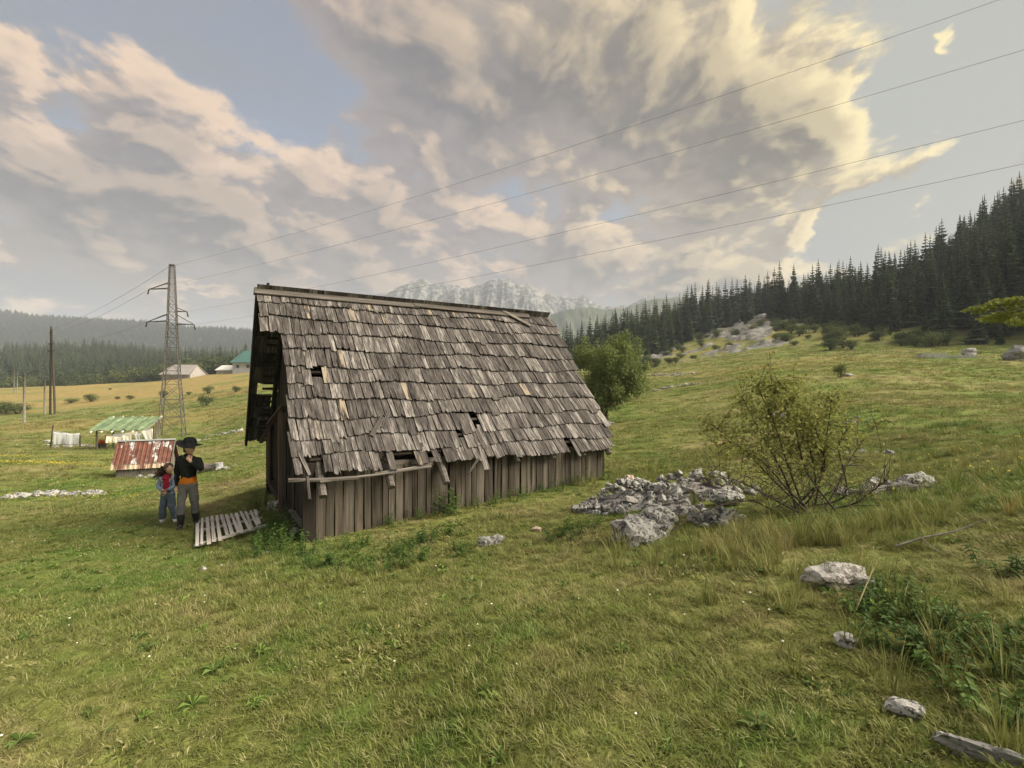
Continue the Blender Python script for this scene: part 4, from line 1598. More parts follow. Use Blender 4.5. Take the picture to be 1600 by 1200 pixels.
boulder(990, 850, 66, 44, 'large pitted grey boulder covered in dark lichen at the front of the stone heap', .9, STONE, 2.3)
boulder(1028, 824, 62, 42, 'smooth pale boulder resting above the pitted boulder', .8, PALESTONE, 5.1)
boulder(1132, 790, 46, 20, 'flat white slab lying on top of the stone heap', .7, PALESTONE, 7.7, sink=-.3)
PINK = stone_mat('pinkish_limestone', (.42, .32, .27), (.58, .47, .41), .2)
boulder(985, 778, 20, 24, 'pinkish rounded stone standing out among the grey heap', .8, PINK, 9.2, sink=-.6)
boulder(1430, 766, 58, 26, 'long low pale boulder at the far end of the heap behind the bush', .5, PALESTONE, 4.4)
boulder(1306, 919, 92, 34, 'mottled white boulder with dark moss sunk in the grass below the bush', .55, PALESTONE, 6.6, -.25)
boulder(1325, 1010, 36, 20, 'small pale rock in the grass between the mottled boulder and the split slab', .7, PALESTONE, 3.2)
boulder(1412, 1116, 62, 24, 'narrow pale rock flush with the grass', .45, PALESTONE, 8.4, -.5)
boulder(1478, 1160, 30, 16, 'small white rock beside the long split slab', .5, PALESTONE, 1.9, -.4)
boulder(1538, 1186, 110, 30, 'long split grey slab lying in the grass', .32, STONE, 5.9, -.55)
boulder(766, 853, 34, 20, 'rough weathered root-like grey rock in the grass before the hut wall', .5, STONE, 6.1, .4)
boulder(840, 830, 16, 7, 'small flat pinkish stone in the grass before the hut wall', .8, PINK, 2.9)
boulder(316, 893, 12, 8, 'small white stone alone in the mown grass below the slat panel', .8, PALESTONE, 7.3)
boulder(430, 796, 24, 14, 'pale rock beside the hut door between wall and slat panel', .8, PALESTONE, 4.8)
boulder(461, 836, 12, 12, 'small pale rock below the hut sill', .8, PALESTONE, 3.8)
boulder(415, 866, 12, 5, 'flat pale chip in the weeds below the hut corner', .8, PALESTONE, 1.8)
boulder(950, 665, 18, 8, 'grey rock at the foot of the bushy olive tree', .8, STONE, 5.5)
boulder(1212, 655, 28, 12, 'grey rock in the slope meadow behind the bush', .8, STONE, 6.5)
boulder(1594, 562, 48, 22, 'grey rock outcrop below the yellow green branch', .8, STONE, 6.9)
boulder(1326, 588, 12, 5, 'small white stone beside the young spruce bush', .8, PALESTONE, 3.5)
boulder(75, 692, 12, 5, 'pale stone by the path left of the hanging sheets', .8, PALESTONE, 3.1)


def stone_row(label, line, n, size, spread, pale=.6, jump=.2):
    """A tumbled dry stone wall along a line of pixels on the ground."""
    pts = [on_ground(*p) for p in line]
    e = empty('stone_row', pts[len(pts) // 2], 0, label, 'stones')
    for _ in range(n):
        f = qr.uniform(0, len(pts) - 1.001)
        i = int(f)
        p = pts[i].lerp(pts[i + 1], f - i) + Vector((qr.gauss(0, spread), qr.gauss(0, spread), 0))
        s = size * qr.uniform(.5, 1.25)
        p.z = gz(p.x, p.y) + s * qr.uniform(-.1, jump + .3)
        o = link('stone', (PSTONES if qr.random() < pale else STONES)[qr.randrange(8)], parent=e)
        o.location = p - pts[len(pts) // 2]
        o.rotation_euler = (qr.uniform(-.4, .4), qr.uniform(-.4, .4), qr.uniform(0, 6.28))
        o.scale = (s * qr.uniform(.9, 1.5), s, s * qr.uniform(.6, .9))
    return e


stone_row('low row of half buried white stones across the lower meadow', [(-10, 778), (40, 776), (75, 772), (110, 775), (152, 773)], 46, .15, .22)
stone_row('tumbled pale stone wall running towards the hut gable', [(325, 682), (360, 677), (400, 672), (430, 668)], 52, .26, .22)
stone_row('pale stones scattered at the foot of the rusty roofed shed', [(212, 747), (240, 746), (262, 744)], 20, .15, .16)
stone_row('low mossy stone wall crossing the field below the pylon', [(274, 694), (300, 690), (322, 688)], 18, .2, .25, .2)
stone_row('ruined field wall beyond the bushy tree, upper course', [(1005, 588), (1050, 586), (1095, 584)], 46, .30, .5, .5)
stone_row('ruined field wall beyond the bushy tree, lower course', [(1020, 612), (1060, 604), (1095, 599)], 34, .22, .35, .5)
stone_row('short line of stones on the slope among dark weeds', [(1300, 662), (1340, 660), (1385, 655)], 22, .10, .25, .3)
stone_row('white stones in the long grass beyond the heap', [(1330, 708), (1365, 706), (1390, 708)], 14, .08, .15, .6)
stone_row('white stones along the path behind the washing', [(30, 695), (90, 699), (130, 697), (160, 697)], 26, .18, .3, .7)

# --- concrete trough with stones on the right slope
CONC = plain('grey_concrete', (.32, .315, .30), (.48, .47, .44), 3, .9, .2, .4)
tp = on_ground(1455, 560)
tr_ = empty('concrete_trough', tp, R(-8), 'long grey concrete trough set into the slope below the wood', 'trough')
k = tp.y / F
MB().box((0, 0, .05), (36 * k, .9, 1.0)).build('trough_end', CONC, tr_)
MB().box((40 * k, .1, -.05), (44 * k, .8, .7)).build('trough_side', CONC, tr_)
boulder(0, 0, 24, 10, 'white stones piled on the end of the concrete trough', .6, PALESTONE, 4.9, at=Vector((tp.x + 62 * k, tp.y + .2, tp.z + .5)))
lp = on_ground(326, 738)
lg = empty('stone_trough', lp, R(6), 'grey hollowed trough with a pale block on it beside the standing adult', 'trough')
k = lp.y / F
MB().tube([(-16 * k, 0, .16), (-2 * k, 0, .18), (14 * k, 0, .17)], [.17, .19, .17], 9).build('log_body', GREYWOOD, lg, smooth=True)
MB().tube([(15 * k, 0, -.02), (15 * k, 0, .36)], .17, 10).build('bucket', plain('galvanised_bucket', (.30, .31, .32), (.42, .43, .44), 6, .5, .4, .1), lg)
MB().tube([(15 * k, 0, .362), (15 * k, 0, .40)], .175, 10).build('bucket_lid', PALESTONE, lg)
stone_row('few pale stones beside the hollowed trough', [(350, 734), (362, 730)], 7, .13, .12, .7)

# ------------------------------------------------------------------ the slat panel lying in the grass
A, B, C, D = on_ground(304, 866), on_ground(306, 818), on_ground(404, 803), on_ground(418, 830)
pan = empty('slat_panel', (A + C) / 2, 0, 'pale wooden slat fence panel lying flat in the grass', 'fence panel')
pc = (A + C) / 2
pr_ = random.Random(81)
nsl = 13
for i in range(nsl):
    f = (i + .35) / nsl
    near, far = A.lerp(D, f), B.lerp(C, f)
    near += (near - far) * pr_.uniform(-.14, .02)
    far += (far - near) * pr_.uniform(-.02, .03)
    sk = pr_.uniform(-.03, .03) * (1 if i < nsl - 1 else 3)
    near.x += sk
    d = far - near
    w = pr_.choice((.036, .042, .048, .054))
    mb = MB().bar((0, 0, 0), (0, d.length, 0), w, .018, jit=.006)
    o = mb.build('slat', PALEWOOD, pan)
    o.location = near - pc + Vector((0, 0, .085))
    o.rotation_euler = d.to_track_quat('Y', 'Z').to_euler()
for f in (.12, .55, .90):
    a, b = A.lerp(B, f), D.lerp(C, f)
    MB().bar(a - pc + Vector((0, 0, .055)), b - pc + Vector((0, 0, .055)), .05, .035).build('rail', PALEWOOD, pan)

# ------------------------------------------------------------------ rusty roofed shed
m, g, b = material('rusted_sheet_iron', .7, .3)
c = coords(g)
stripe = g.noise(g.v('MULTIPLY', c, (2.6, .6, 1.)), 1., 5, .6)
spots = g.noise(c, 4., 5, .65)
_, yy, _ = g.sep(c)
rust = g.mix(g.step(spots, .35, .65), (.11, .048, .034), (.19, .075, .05))
f = g.m('ADD', stripe, g.m('MULTIPLY', spots, .35))
cc = g.mix(g.step(f, .70, .76), rust, (.45, .47, .47))
cc = g.mix(g.m('MULTIPLY', g.step(yy, .30, .22), g.step(stripe, .42, .55)), cc, (.50, .40, .28))
g.put(b.inputs['Base Color'], cc)
wv = g.n('ShaderNodeTexWave', wave_type='BANDS', bands_direction='X')
wv.inputs['Scale'].default_value = 4.
g.put(wv.inputs['Vector'], c)
bump(g, b, wv.outputs['Fac'], .5, .02)
RUST = m
SHEDW = wood('shed_grey_board', (.06, .05, .042), (.17, .15, .128), (.30, .275, .24), 30., .9, axis=2)
sp_ = on_ground(181, 747)
shed = empty('tin_roofed_shed', sp_, R(24), 'small low shed with rust streaked sheet iron roof in the lower meadow', 'shed')
SW, SD, SE, SR = 1.8, 1.7, .50, 1.42
for k in range(13):
    x_ = (k + .5) * SW / 13
    MB().box((x_, 0, SE / 2 - .1), (SW / 13 - .012, .02, SE + .3)).build('wall_board', SHEDW, shed)
for side, xx in (('right', SW), ('left', 0)):
    for k in range(10):
        y_ = (k + .5) * SD / 10
        top = SE + (SR - SE) * (1 - abs(y_ - SD / 2) / (SD / 2)) - .06
        MB().box((xx, y_, top / 2 - .1), (.02, SD / 10 - .012, top + .2)).build('gable_board', SHEDW, shed)
sl = math.atan2(SR - SE, SD / 2)
for sgn in (0, 1):
    L = math.hypot(SR - SE, SD / 2) + .22
    me = MB()
    n = 26
    vs, fs = [], []
    for i in range(n + 1):
        for j in range(2):
            vs.append((-.16 + (SW + .32) * i / n, j * L, .012 * math.cos(i * math.pi)))
    fs = [(2 * i, 2 * i + 2, 2 * i + 3, 2 * i + 1) for i in range(n)]
    me.add(vs, fs)
    o = me.build('roof_sheet', RUST, shed)
    if sgn == 0:
        o.matrix_local = Matrix.Translation((0, -.16, SE - .16 * math.tan(sl) + .03)) @ Matrix.Rotation(sl, 4, 'X')
    else:
        o.matrix_local = Matrix.Translation((SW, SD + .16, SE - .16 * math.tan(sl) + .03)) @ Matrix.Rotation(math.pi, 4, 'Z') @ Matrix.Rotation(sl, 4, 'X')
ZINC = plain('grey_zinc', (.36, .38, .39), (.50, .52, .52), 3, .55, .4, .1)
MB().bar((-.16, SD / 2, SR + .05), (SW + .16, SD / 2, SR + .05), .16, .05).build('ridge_cap', ZINC, shed)
for ya, yb, za, zb in ((-.15, SD / 2, SE - .14, SR + .02), (SD + .15, SD / 2, SE - .14, SR + .02)):
    MB().bar((SW + .15, ya, za), (SW + .15, yb, zb), .03, .09).build('barge_board', SHEDW, shed)

# ------------------------------------------------------------------ green roofed open shelter
GREEN = plain('green_roofing_felt', (.12, .175, .095), (.24, .31, .18), 2.5, .85, .2, .5)
gp = ground_at(198, 0, 33.)
sh = empty('open_shelter', gp, R(9), 'open pole shelter with a sagging green roof behind the washing line', 'shelter')
k = 33. / F
gw = 78 * k / 2
for x_, y_ in ((-gw * .86, -.6), (gw * .9, -.6), (-gw * .74, .75), (gw * .86, .75)):
    MB().tube([(x_, y_, -.3), (x_, y_, 1.35 if y_ < 0 else 1.8)], .05, 7).build('post', SHEDW, sh)
for y_, z_ in ((-.62, 1.33), (.75, 1.85)):
    MB().tube([(-gw, y_, z_), (gw, y_, z_)], .045, 6).build('beam', SHEDW, sh)
nx = 18
mb = MB()
vs = [(-gw + 2 * gw * i / nx, -.95 + j * 2.1 / 4, 1.36 + j * .74 / 4 - .035 * (1 - math.cos(i * 2 * math.pi * 5 / nx)) + .02 * math.sin(3 * i + j)) for i in range(nx + 1) for j in range(5)]
mb.add(vs, [(i * 5 + j, i * 5 + 5 + j, i * 5 + 6 + j, i * 5 + 1 + j) for i in range(nx) for j in range(4)])
mb.build('roof_felt', GREEN, sh)
for i in range(6):
    x_ = -gw + .15 + i * (2 * gw - .3) / 5
    MB().tube([(x_, -1.12, 1.19), (x_ - .05, 1.36, 2.06)], .055, 8).build('rafter', PALEWOOD, sh)

# washing
CLOTH = leaf_mat('white_cotton', (.90, .90, .92), (.93, .93, .94), .42)


def sheet(x0, y0, x1, y1, x2, y2, x3, y3, Y, label, group=None):
    """A hanging cloth by its four corners (top left, top right, bottom right, bottom left)."""
    c4 = [P(x0, y0, Y), P(x1, y1, Y), P(x2, y2, Y), P(x3, y3, Y)]
    o0 = (c4[0] + c4[1]) / 2
    mb = MB()
    n = 10
    vs = []
    for i in range(n + 1):
        for j in range(n + 1):
            a = c4[0].lerp(c4[1], i / n).lerp(c4[3].lerp(c4[2], i / n), j / n) - o0
            a.y += .05 * math.sin(i * 1.4 + x0) * j / n + .6 * a.x
            a.z -= .03 * math.sin(math.pi * i / n) * (1 - j / n)
            vs.append(a)
    mb.add(vs, [(i * (n + 1) + j, (i + 1) * (n + 1) + j, (i + 1) * (n + 1) + j + 1, i * (n + 1) + j + 1) for i in range(n) for j in range(n)])
    o = mb.build('hanging_cloth', CLOTH, smooth=True, loc=o0)
    s = o.modifiers.new('thick', 'SOLIDIFY')
    s.thickness = .01
    return tag(o, label, 'laundry', group)


YL = 32.
sheet(87, 674, 103, 677, 99, 695, 88, 695, YL, 'white sheet hanging on the line next to the dark leaning stake', 'washing on the line')
sheet(107, 677, 121, 677, 119, 695, 106, 695, YL, 'wide white sheet hanging at the short end post of the line', 'washing on the line')
YS = 31.
for i, q in enumerate(((168, 682, 177, 681, 177, 692, 168, 692), (180, 682, 191, 681, 190, 692, 182, 692), (193, 680, 203, 679, 203, 690, 195, 691), (211, 678, 219, 676, 220, 689, 214, 690), (223, 674, 236, 670, 237, 689, 229, 690))):
    sheet(*q, YS, ('small square white cloth at the left end of the shelter line', 'white cloth hanging second along the shelter line', 'white cloth hanging midway along the shelter line', 'narrow white cloth hanging next to the largest one', 'largest white cloth slanting below the shelter post')[i], 'washing below the shelter')
STAKE = plain('dark_stake', (.05, .042, .035), (.10, .085, .07), 9, .9, .1, .3)
wl = empty('washing_line', P(100, 697, YL), 0, 'washing line with a leaning stake and a short post', 'washing line')
o0 = Vector(wl.location)
MB().tube([P(79, 699, YL) - o0, P(83, 664, YL) - o0], .035, 6).build('stake', STAKE, wl)
MB().tube([P(125, 698, YL) - o0, P(125, 680, YL) - o0], .04, 6).build('post', STAKE, wl)
MB().tube([P(82, 673, YL) - o0, P(104, 676.5, YL) - o0, P(125, 681, YL) - o0], .012, 4).build('rope', CLOTH, wl)
wl2 = empty('washing_line', P(200, 694, YS), 0, 'rope with folded white linen strung below the green shelter', 'washing line')
o0 = Vector(wl2.location)
MB().tube([P(165, 682, YS) - o0, P(200, 679.5, YS) - o0, P(240, 669, YS) - o0], .02, 5).build('rope', CLOTH, wl2)
MB().tube([P(166, 697, YS) - o0, P(165, 680, YS) - o0], .04, 6).build('post', STAKE, wl2)
MB().tube([P(240, 697, YS) - o0, P(240, 667, YS) - o0], .04, 6).build('post', STAKE, wl2)
for i, (x0, x1) in enumerate(((177, 194), (196, 214))):
    a, b2 = P(x0, 680.5 - i * 2, YS) - o0, P(x1, 679 - i * 2.6, YS) - o0
    MB().bar(a, b2, .05, .16).build('folded_linen', CLOTH, wl2)
fp = ground_at(159, 0, 33.)
pot = empty('flower_tub', fp, 0, 'tub of orange and yellow flowers beside the shelter post', 'flowers')
MB().tube([(0, 0, 0), (0, 0, .3)], [.2, .26], 10).build('tub', STAKE, pot)
for nm, cc_, dx in (('orange_blooms', (.85, .22, .04), .1), ('yellow_blooms', (.85, .60, .10), -.16)):
    v, f_ = leaf_cloud([((dx, 0, .42), .2), ((dx * 1.5, .1, .36), .16)], 260, .07, qr)
    link(nm, np_mesh(nm, v, f_, leaf_mat(nm, cc_, tuple(t * .8 for t in cc_), .2)), parent=pot)

# ------------------------------------------------------------------ poles, pylon and wires
POLE = plain('grey_pole_wood', (.14, .125, .105), (.26, .24, .21), 5, .9, .1, .3)
STEEL = plain('galvanised_steel', (.075, .068, .064), (.13, .12, .115), 6, .7, .3, .1, metal=.0)


def pole(px, top, bot, Y, r, label, name='telegraph_pole', mat=POLE, arms=()):
    b = P(px, bot, Y)
    b.z = gz(b.x, b.y) - .1
    t = P(px, top, Y)
    e = empty(name, b, 0, label, 'pole')
    MB().tube([(0, 0, 0), (0, 0, t.z - b.z)], [r, r * .75], 7).build('shaft', mat, e, smooth=True)
    MB().tube([(0, 0, t.z - b.z - .25), (0, 0, t.z - b.z - .12)], r * 1.05, 7).build('cap_band', STEEL, e)
    for (dz, w) in arms:
        MB().box((0, 0, t.z - b.z - dz), (w, .08, .1)).build('cross_arm', mat, e)
    return e


pole(38, 582, 667, 70., .17, 'tall pale telegraph pole standing alone at the hayfield edge')
pole(70, 592, 640, 84., .15, 'shorter pale pole beside the paired power poles')
pole(22, 576, 612, 128., .12, 'thin distant pole against the dark valley wood, left of a pair', mat=POLE)
pole(27, 580, 611, 128., .12, 'thin distant pole against the dark valley wood, shorter of a pair', mat=POLE)
hb_ = ground_at(82, 0, 82.)
k = 82. / F
hf = empty('power_pole_frame', hb_, R(-12), 'tall dark frame of two power poles leaning together at the top', 'power pole')
ht = P(80, 510, 82.).z - hb_.z
MB().tube([(-4.5 * k, 0, -.2), (-3 * k, 0, ht)], [.17, .12], 7).build('shaft', STAKE, hf)
MB().tube([(5 * k, 0, -.2), (-1.2 * k, 0, ht * .97)], [.17, .12], 7).build('shaft', STAKE, hf)
for z_, w in ((.93, 5), (.80, 11), (.72, 13)):
    MB().box((-1.5 * k, -.1, ht * z_), (w * k, .10, .14)).build('cross_arm', STAKE, hf)

PYY = 45.
pyb = ground_at(269, 0, PYY)
py_ = empty('lattice_pylon', pyb, R(24), 'tall steel lattice power pylon with short cross arms in the meadow', 'pylon')
pyh = P(265, 415, PYY).z - pyb.z
k = PYY / F


def half(z):
    f = z / pyh
    return float(np.interp(f, [0, .33, .64, .80, 1.0], [.95, .60, .36, .29, .19]))


for sx in (-1, 1):
    for sy in (-1, 1):
        mb = MB()
        zs_ = [-.2, pyh * .33, pyh * .64, pyh * .8, pyh]
        for a_, b_ in zip(zs_[:-1], zs_[1:]):
            mb.bar((sx * half(a_), sy * half(a_), a_), (sx * half(b_), sy * half(b_), b_), .055, .055)
        mb.build('leg', STEEL, py_)
levels_ = [0]
while levels_[-1] < pyh * .97:
    levels_.append(min(pyh, levels_[-1] + 1.75 * half(levels_[-1]) + .12))
for a_, b_ in zip(levels_[:-1], levels_[1:]):
    mb = MB()
    ha, hb2 = half(a_), half(b_)
    for (x0, y0), (x1, y1) in (((-1, -1), (1, -1)), ((1, -1), (1, 1)), ((1, 1), (-1, 1)), ((-1, 1), (-1, -1))):
        mb.bar((x0 * ha, y0 * ha, a_), (x1 * hb2, y1 * hb2, b_), .036, .036)
        mb.bar((x1 * ha, y1 * ha, a_), (x0 * hb2, y0 * hb2, b_), .036, .036)
        mb.bar((x0 * hb2, y0 * hb2, b_), (x1 * hb2, y1 * hb2, b_), .036, .036)
    mb.build('bracing', STEEL, py_)
ZI = Matrix.Rotation(-R(24), 4, 'Z')
anchors = {}
for nm, px, py, z2 in (('upper', 233, 452, 444), ('lower_left', 230, 503, 493), ('lower_right', 303, 507, 493), ('middle', 292, 487, 482)):
    tip = ZI @ (P(px, py, PYY) - pyb)
    zt, zu = P(265, py - 1, PYY).z - pyb.z, P(265, z2 - 2, PYY).z - pyb.z
    mb = MB()
    s = -1 if px < 265 else 1
    for sy in (-1, 1):
        h1 = half(zt)
        mb.bar((s * h1, sy * h1, zt), tip, .06, .06)
        mb.bar((s * half(zu), sy * half(zu) * .5, zu), tip, .05, .05)
    mb.build('cross_arm', STEEL, py_)
    MB().tube([tip, tip + Vector((s * .10, 0, -.45))], [.05, .07], 6).build('insulator', STAKE, py_)
    anchors[nm] = P(px, py, PYY)
MB().box((0, 0, pyh + .04), (.42, .42, .10)).build('top_plate', STEEL, py_)
anchors['top'] = P(265, 416, PYY)
WIRE = plain('dark_cable', (.16, .16, .16), (.20, .20, .20), 1, .6, .3, 0)


def wire(a, px, py, Yb, mid, label, r=.0075, ext=1.35):
    """A sagging cable from a through the frame edge (px, py at depth Yb); mid is its drop from a straight line halfway."""
    b = P(px, py, Yb)
    mb = MB()
    pts = []
    for i in range(41):
        f = i / 40 * ext
        p = a.lerp(b, f)
        p.z -= 4 * mid * f * (1 - f)
        pts.append(p - a)
    mb.tube(pts, r, 4, True)
    return tag(mb.build('power_line', WIRE, loc=a, smooth=True), label, 'power line', 'power lines over the meadow')


wire(anchors['top'], 1560, 0, 15.2, .55, 'highest power cable, strung from the top of the lattice pylon')
wire(anchors['upper'], 1600, 78, 14.6, .45, 'second highest power cable, strung from the upper pylon arm')
wire(anchors['middle'], 1600, 188, 15.4, .38, 'third power cable, strung from the stub arm of the pylon')
wire(anchors['lower_right'], 1600, 256, 15.6, .38, 'lowest power cable, strung from the right lower arm of the pylon')
hp = HF = hb_ + Vector((0, 0, ht * .93))
for nm, dz, txt in (('upper', .93, 'slack cable from the upper pylon arm down to the paired poles'), ('lower_left', .80, 'slack cable from the lower pylon arm down to the paired poles'), ('top', .97, 'thin cable from the pylon top down to the paired poles')):
    e = hb_ + Vector((-.15, 0, ht * dz))
    a = anchors[nm]
    mb = MB()
    mb.tube([a.lerp(e, i / 16) - a - Vector((0, 0, 2.4 * (i / 16) * (1 - i / 16))) for i in range(17)], .014, 4)
    tag(mb.build('power_line', WIRE, loc=a), txt, 'power line', 'power lines over the meadow')

# ------------------------------------------------------------------ distant farm buildings
def farmhouse(px0, px1, eave, ridge, base, Y, depth, roofc, wallc, label, inset=.12, windows=0, rz=0., name='farmhouse'):
    k = Y / F
    W = (px1 - px0) * k
    p = ground_at((px0 + px1) / 2, 0, Y)
    e = empty(name, p, rz, label, 'building')
    ez, rzz = (base - eave) * k, (base - ridge) * k
    wm = plain(name + '_wall', wallc, tuple(min(1, c * 1.2) for c in wallc), .8, .9, .1, .2)
    rm = plain(name + '_roof', roofc, tuple(min(1, c * 1.25) for c in roofc), .5, .8, .2, .2)
    MB().box((0, 0, ez / 2 - .4), (W * .94, depth * .9, ez + .8)).build('wall', wm, e)
    for s in (-1, 1):
        mb = MB()
        mb.add([(s * W * .47, -depth * .45, ez), (s * W * .47, depth * .45, ez), (s * W * (.5 - inset), 0, rzz * .97)], [(0, 1, 2)])
        mb.build('gable', wm, e)
    for s in (-1, 1):
        mb = MB()
        a0, a1 = (-W / 2, s * depth * .55, ez - .15), (W / 2, s * depth * .55, ez - .15)
        b0, b1 = (-W * (.5 - inset), 0, rzz), (W * (.5 - inset), 0, rzz)
        up = Vector((0, 0, .18))
        mb.add([a0, a1, b1, b0] + [Vector(q) + up for q in (a0, a1, b1, b0)], [(0, 1, 2, 3), (7, 6, 5, 4), (0, 4, 5, 1), (1, 5, 6, 2), (2, 6, 7, 3), (3, 7, 4, 0)])
        mb.build('roof_slope', rm, e)
    gl = plain('dim_pane', (.03, .035, .04), (.05, .055, .06), 1, .2, .5, 0)
    for i in range(windows):
        x_ = -W * .35 + i * W * .7 / max(1, windows - 1)
        MB().box((x_, -depth * .455, ez * .55), (W * .07, .06, ez * .35)).build('window', gl, e)
    return e


farmhouse(266, 312, 590, 575, 594, 150., 9., (.27, .25, .235), (.30, .28, .26), 'grey barn with a broad plain roof on the crest of the hayfield', .10)
farmhouse(345, 379, 576, 569, 580, 158., 6., (.60, .59, .57), (.40, .38, .35), 'low white roofed outbuilding beside the green roofed house', .05)
farmhouse(374, 440, 569, 550, 582, 156., 10., (.06, .13, .12), (.45, .46, .50), 'house with a green roof half hidden behind the hut gable', .12, 4)

# ------------------------------------------------------------------ nettles and weeds along the hut
NETTLE = leaf_mat('nettle_leaf', (.045, .095, .020), (.105, .17, .04), .3, 3.)


def nettle_proto(rnd, stems=9, h=.42):
    mb, lv = MB(), MB()
    for _ in range(stems):
        x, y = rnd.gauss(0, .13), rnd.gauss(0, .10)
        t = Vector((x * 1.5 + rnd.gauss(0, .05), y * 1.5, h * rnd.uniform(.5, 1.1)))
        b = Vector((x, y, -.03))
        mb.tube([b, b.lerp(t, .5), t], [.005, .004, .002], 4, False)
        nl = 6
        for i in range(1, nl + 1):
            p = b.lerp(t, i / nl)
            a = rnd.uniform(0, 6.28)
            for e in (0, 3.14):
                L = rnd.uniform(.06, .11) * (1.1 - .4 * i / nl)
                d = Vector((math.cos(a + e), math.sin(a + e), rnd.uniform(-.3, .25))).normalized()
                s = Vector((-d.y, d.x, 0)).normalized() * L * .32
                lv.add([p, p + d * L * .45 + s, p + d * L - Vector((0, 0, .02)), p + d * L * .45 - s], [(0, 1, 2), (0, 2, 3)])
    return mb.mesh('weed_stems', NETTLE), lv.mesh('weed_leaves', NETTLE)


NP = [nettle_proto(qr) for _ in range(4)] + [nettle_proto(qr, 12, .2) for _ in range(2)]


def weed(px, py, s, label, group, low=False, at=None):
    p = at or on_ground(px, py)
    a, b = NP[4 + qr.randrange(2)] if low else NP[qr.randrange(4)]
    e = empty('weed_plant', p, qr.uniform(0, 6.28), label, 'weed', group)
    e.scale = (s, s, s)
    link('stems', a, parent=e)['kind'] = 'stuff'
    link('foliage', b, parent=e)


WALLW = ('nettle clump growing against the board wall of the hut', 'nettles along the hut wall')
for t in (1.7, 2.2, 2.55, 2.9, 3.3, 3.7, 4.1, 4.35, 4.8, 5.2, 5.5, 5.9, 6.3, 6.6):
    c = HM @ Vector((t + qr.uniform(-.1, .1), WALL_Y - qr.uniform(.12, .30), 0))
    c.z = gz(c.x, c.y)
    weed(0, 0, (1.05 if 2.4 < t < 3.2 else .6) * qr.uniform(.75, 1.1), *WALLW, at=c)
for px, py in ((425, 835), (440, 850), (452, 862), (430, 862), (410, 848), (470, 872), (446, 840), (420, 815), (436, 822), (416, 856), (400, 872), (395, 800), (410, 790)):
    weed(px, py, qr.uniform(.6, .95), 'leafy weed between the slat panel and the hut corner', 'weeds by the hut corner')
for px, py in ((700, 838), (660, 850), (620, 866), (590, 880), (510, 886), (560, 858), (720, 862), (640, 880), (880, 845), (905, 830)):
    weed(px, py, qr.uniform(.7, 1.), 'low spreading weed in the grass before the hut wall', 'weeds before the hut wall', True)
for px, py in ((1420, 960), (1470, 985), (1400, 930), (1530, 1040), (1560, 1110), (1580, 900), (1440, 1020), (1590, 1000), (1360, 960)):
    weed(px, py, qr.uniform(.6, .9), 'low leafy weed in the rough grass beside the half buried rocks', 'weeds among the half buried rocks', True)
# fallen dead branch on the right and a dry stalk
dead = empty('dead_branch', on_ground(1460, 858), 0, 'bare grey fallen branch lying in the grass right of the bush', 'branch')
o0 = Vector(dead.location)
DEAD = plain('dry_grey_bark', (.20, .18, .15), (.34, .31, .27), 20, .9, .1, .3)
q = [on_ground(1400, 862), on_ground(1440, 858), on_ground(1490, 854), on_ground(1545, 846)]
MB().tube([a - o0 + Vector((0, 0, h)) for a, h in zip(q, (.05, .10, .13, .20))], [.012, .011, .008, .004], 5).build('stem', DEAD, dead)
q = [on_ground(1440, 858), on_ground(1455, 866), on_ground(1470, 872)]
MB().tube([a - o0 + Vector((0, 0, h)) for a, h in zip(q, (.10, .07, .05))], [.006, .005, .003], 4).build('twig', DEAD, dead)
st0 = on_ground(1332, 965)
ds = MB().tube([(0, 0, 0), P(1365, 886, st0.y + .05) - st0], [.006, .004], 5).build('dry_stalk', plain('dry_straw', (.50, .45, .22), (.60, .55, .30), 9, .8, .1, .1), loc=st0)
tag(ds, 'single dry yellow stalk leaning in front of the mottled boulder', 'stalk')

# ------------------------------------------------------------------ people
def cloth_mat(name, c, c2=None, rough=.9):
    return plain(name, c, c2 or tuple(v * .7 for v in c), 9., rough, .1, .5)


SKIN = plain('skin', (.55, .34, .24), (.62, .40, .29), 6, .6, .3, .05)


def skin_body(name, joints, bones, regions, mats, parent, sub=2):
    """One continuous figure grown round a skeleton. joints: name -> (position, radius or (rx, ry)); regions picks a material per face."""
    names = list(joints)
    me = bpy.data.meshes.new(name)
    me.from_pydata([joints[n][0] for n in names], [(names.index(a), names.index(b)) for a, b in bones], [])
    tmp = bpy.data.objects.new(name + '_rig', me)
    col.objects.link(tmp)
    md = tmp.modifiers.new('skin', 'SKIN')
    md.use_smooth_shade = True
    layer = me.skin_vertices[0].data
    for i, n in enumerate(names):
        r = joints[n][1]
        layer[i].radius = r if hasattr(r, '__len__') else (r, r)
        layer[i].use_root = n == 'pelvis'
    ss = tmp.modifiers.new('sub', 'SUBSURF')
    ss.levels = ss.render_levels = sub
    dg = bpy.context.evaluated_depsgraph_get()
    dg.update()
    out = bpy.data.meshes.new_from_object(tmp.evaluated_get(dg))
    out.name = name
    bpy.data.objects.remove(tmp)
    out.materials.clear()
    for m_ in mats:
        out.materials.append(m_)
    for v in out.vertices:          # folds in the cloth
        c_ = v.co
        k_ = fbm(np.array([c_.x * 9 + c_.z * 3]), np.array([c_.z * 11 + c_.y * 8]), 3, .6)[0]
        v.co = c_ + v.normal * .022 * k_
    for p in out.polygons:
        p.material_index = regions(p.center)
        p.use_smooth = True
    return link(name, out, parent=parent)


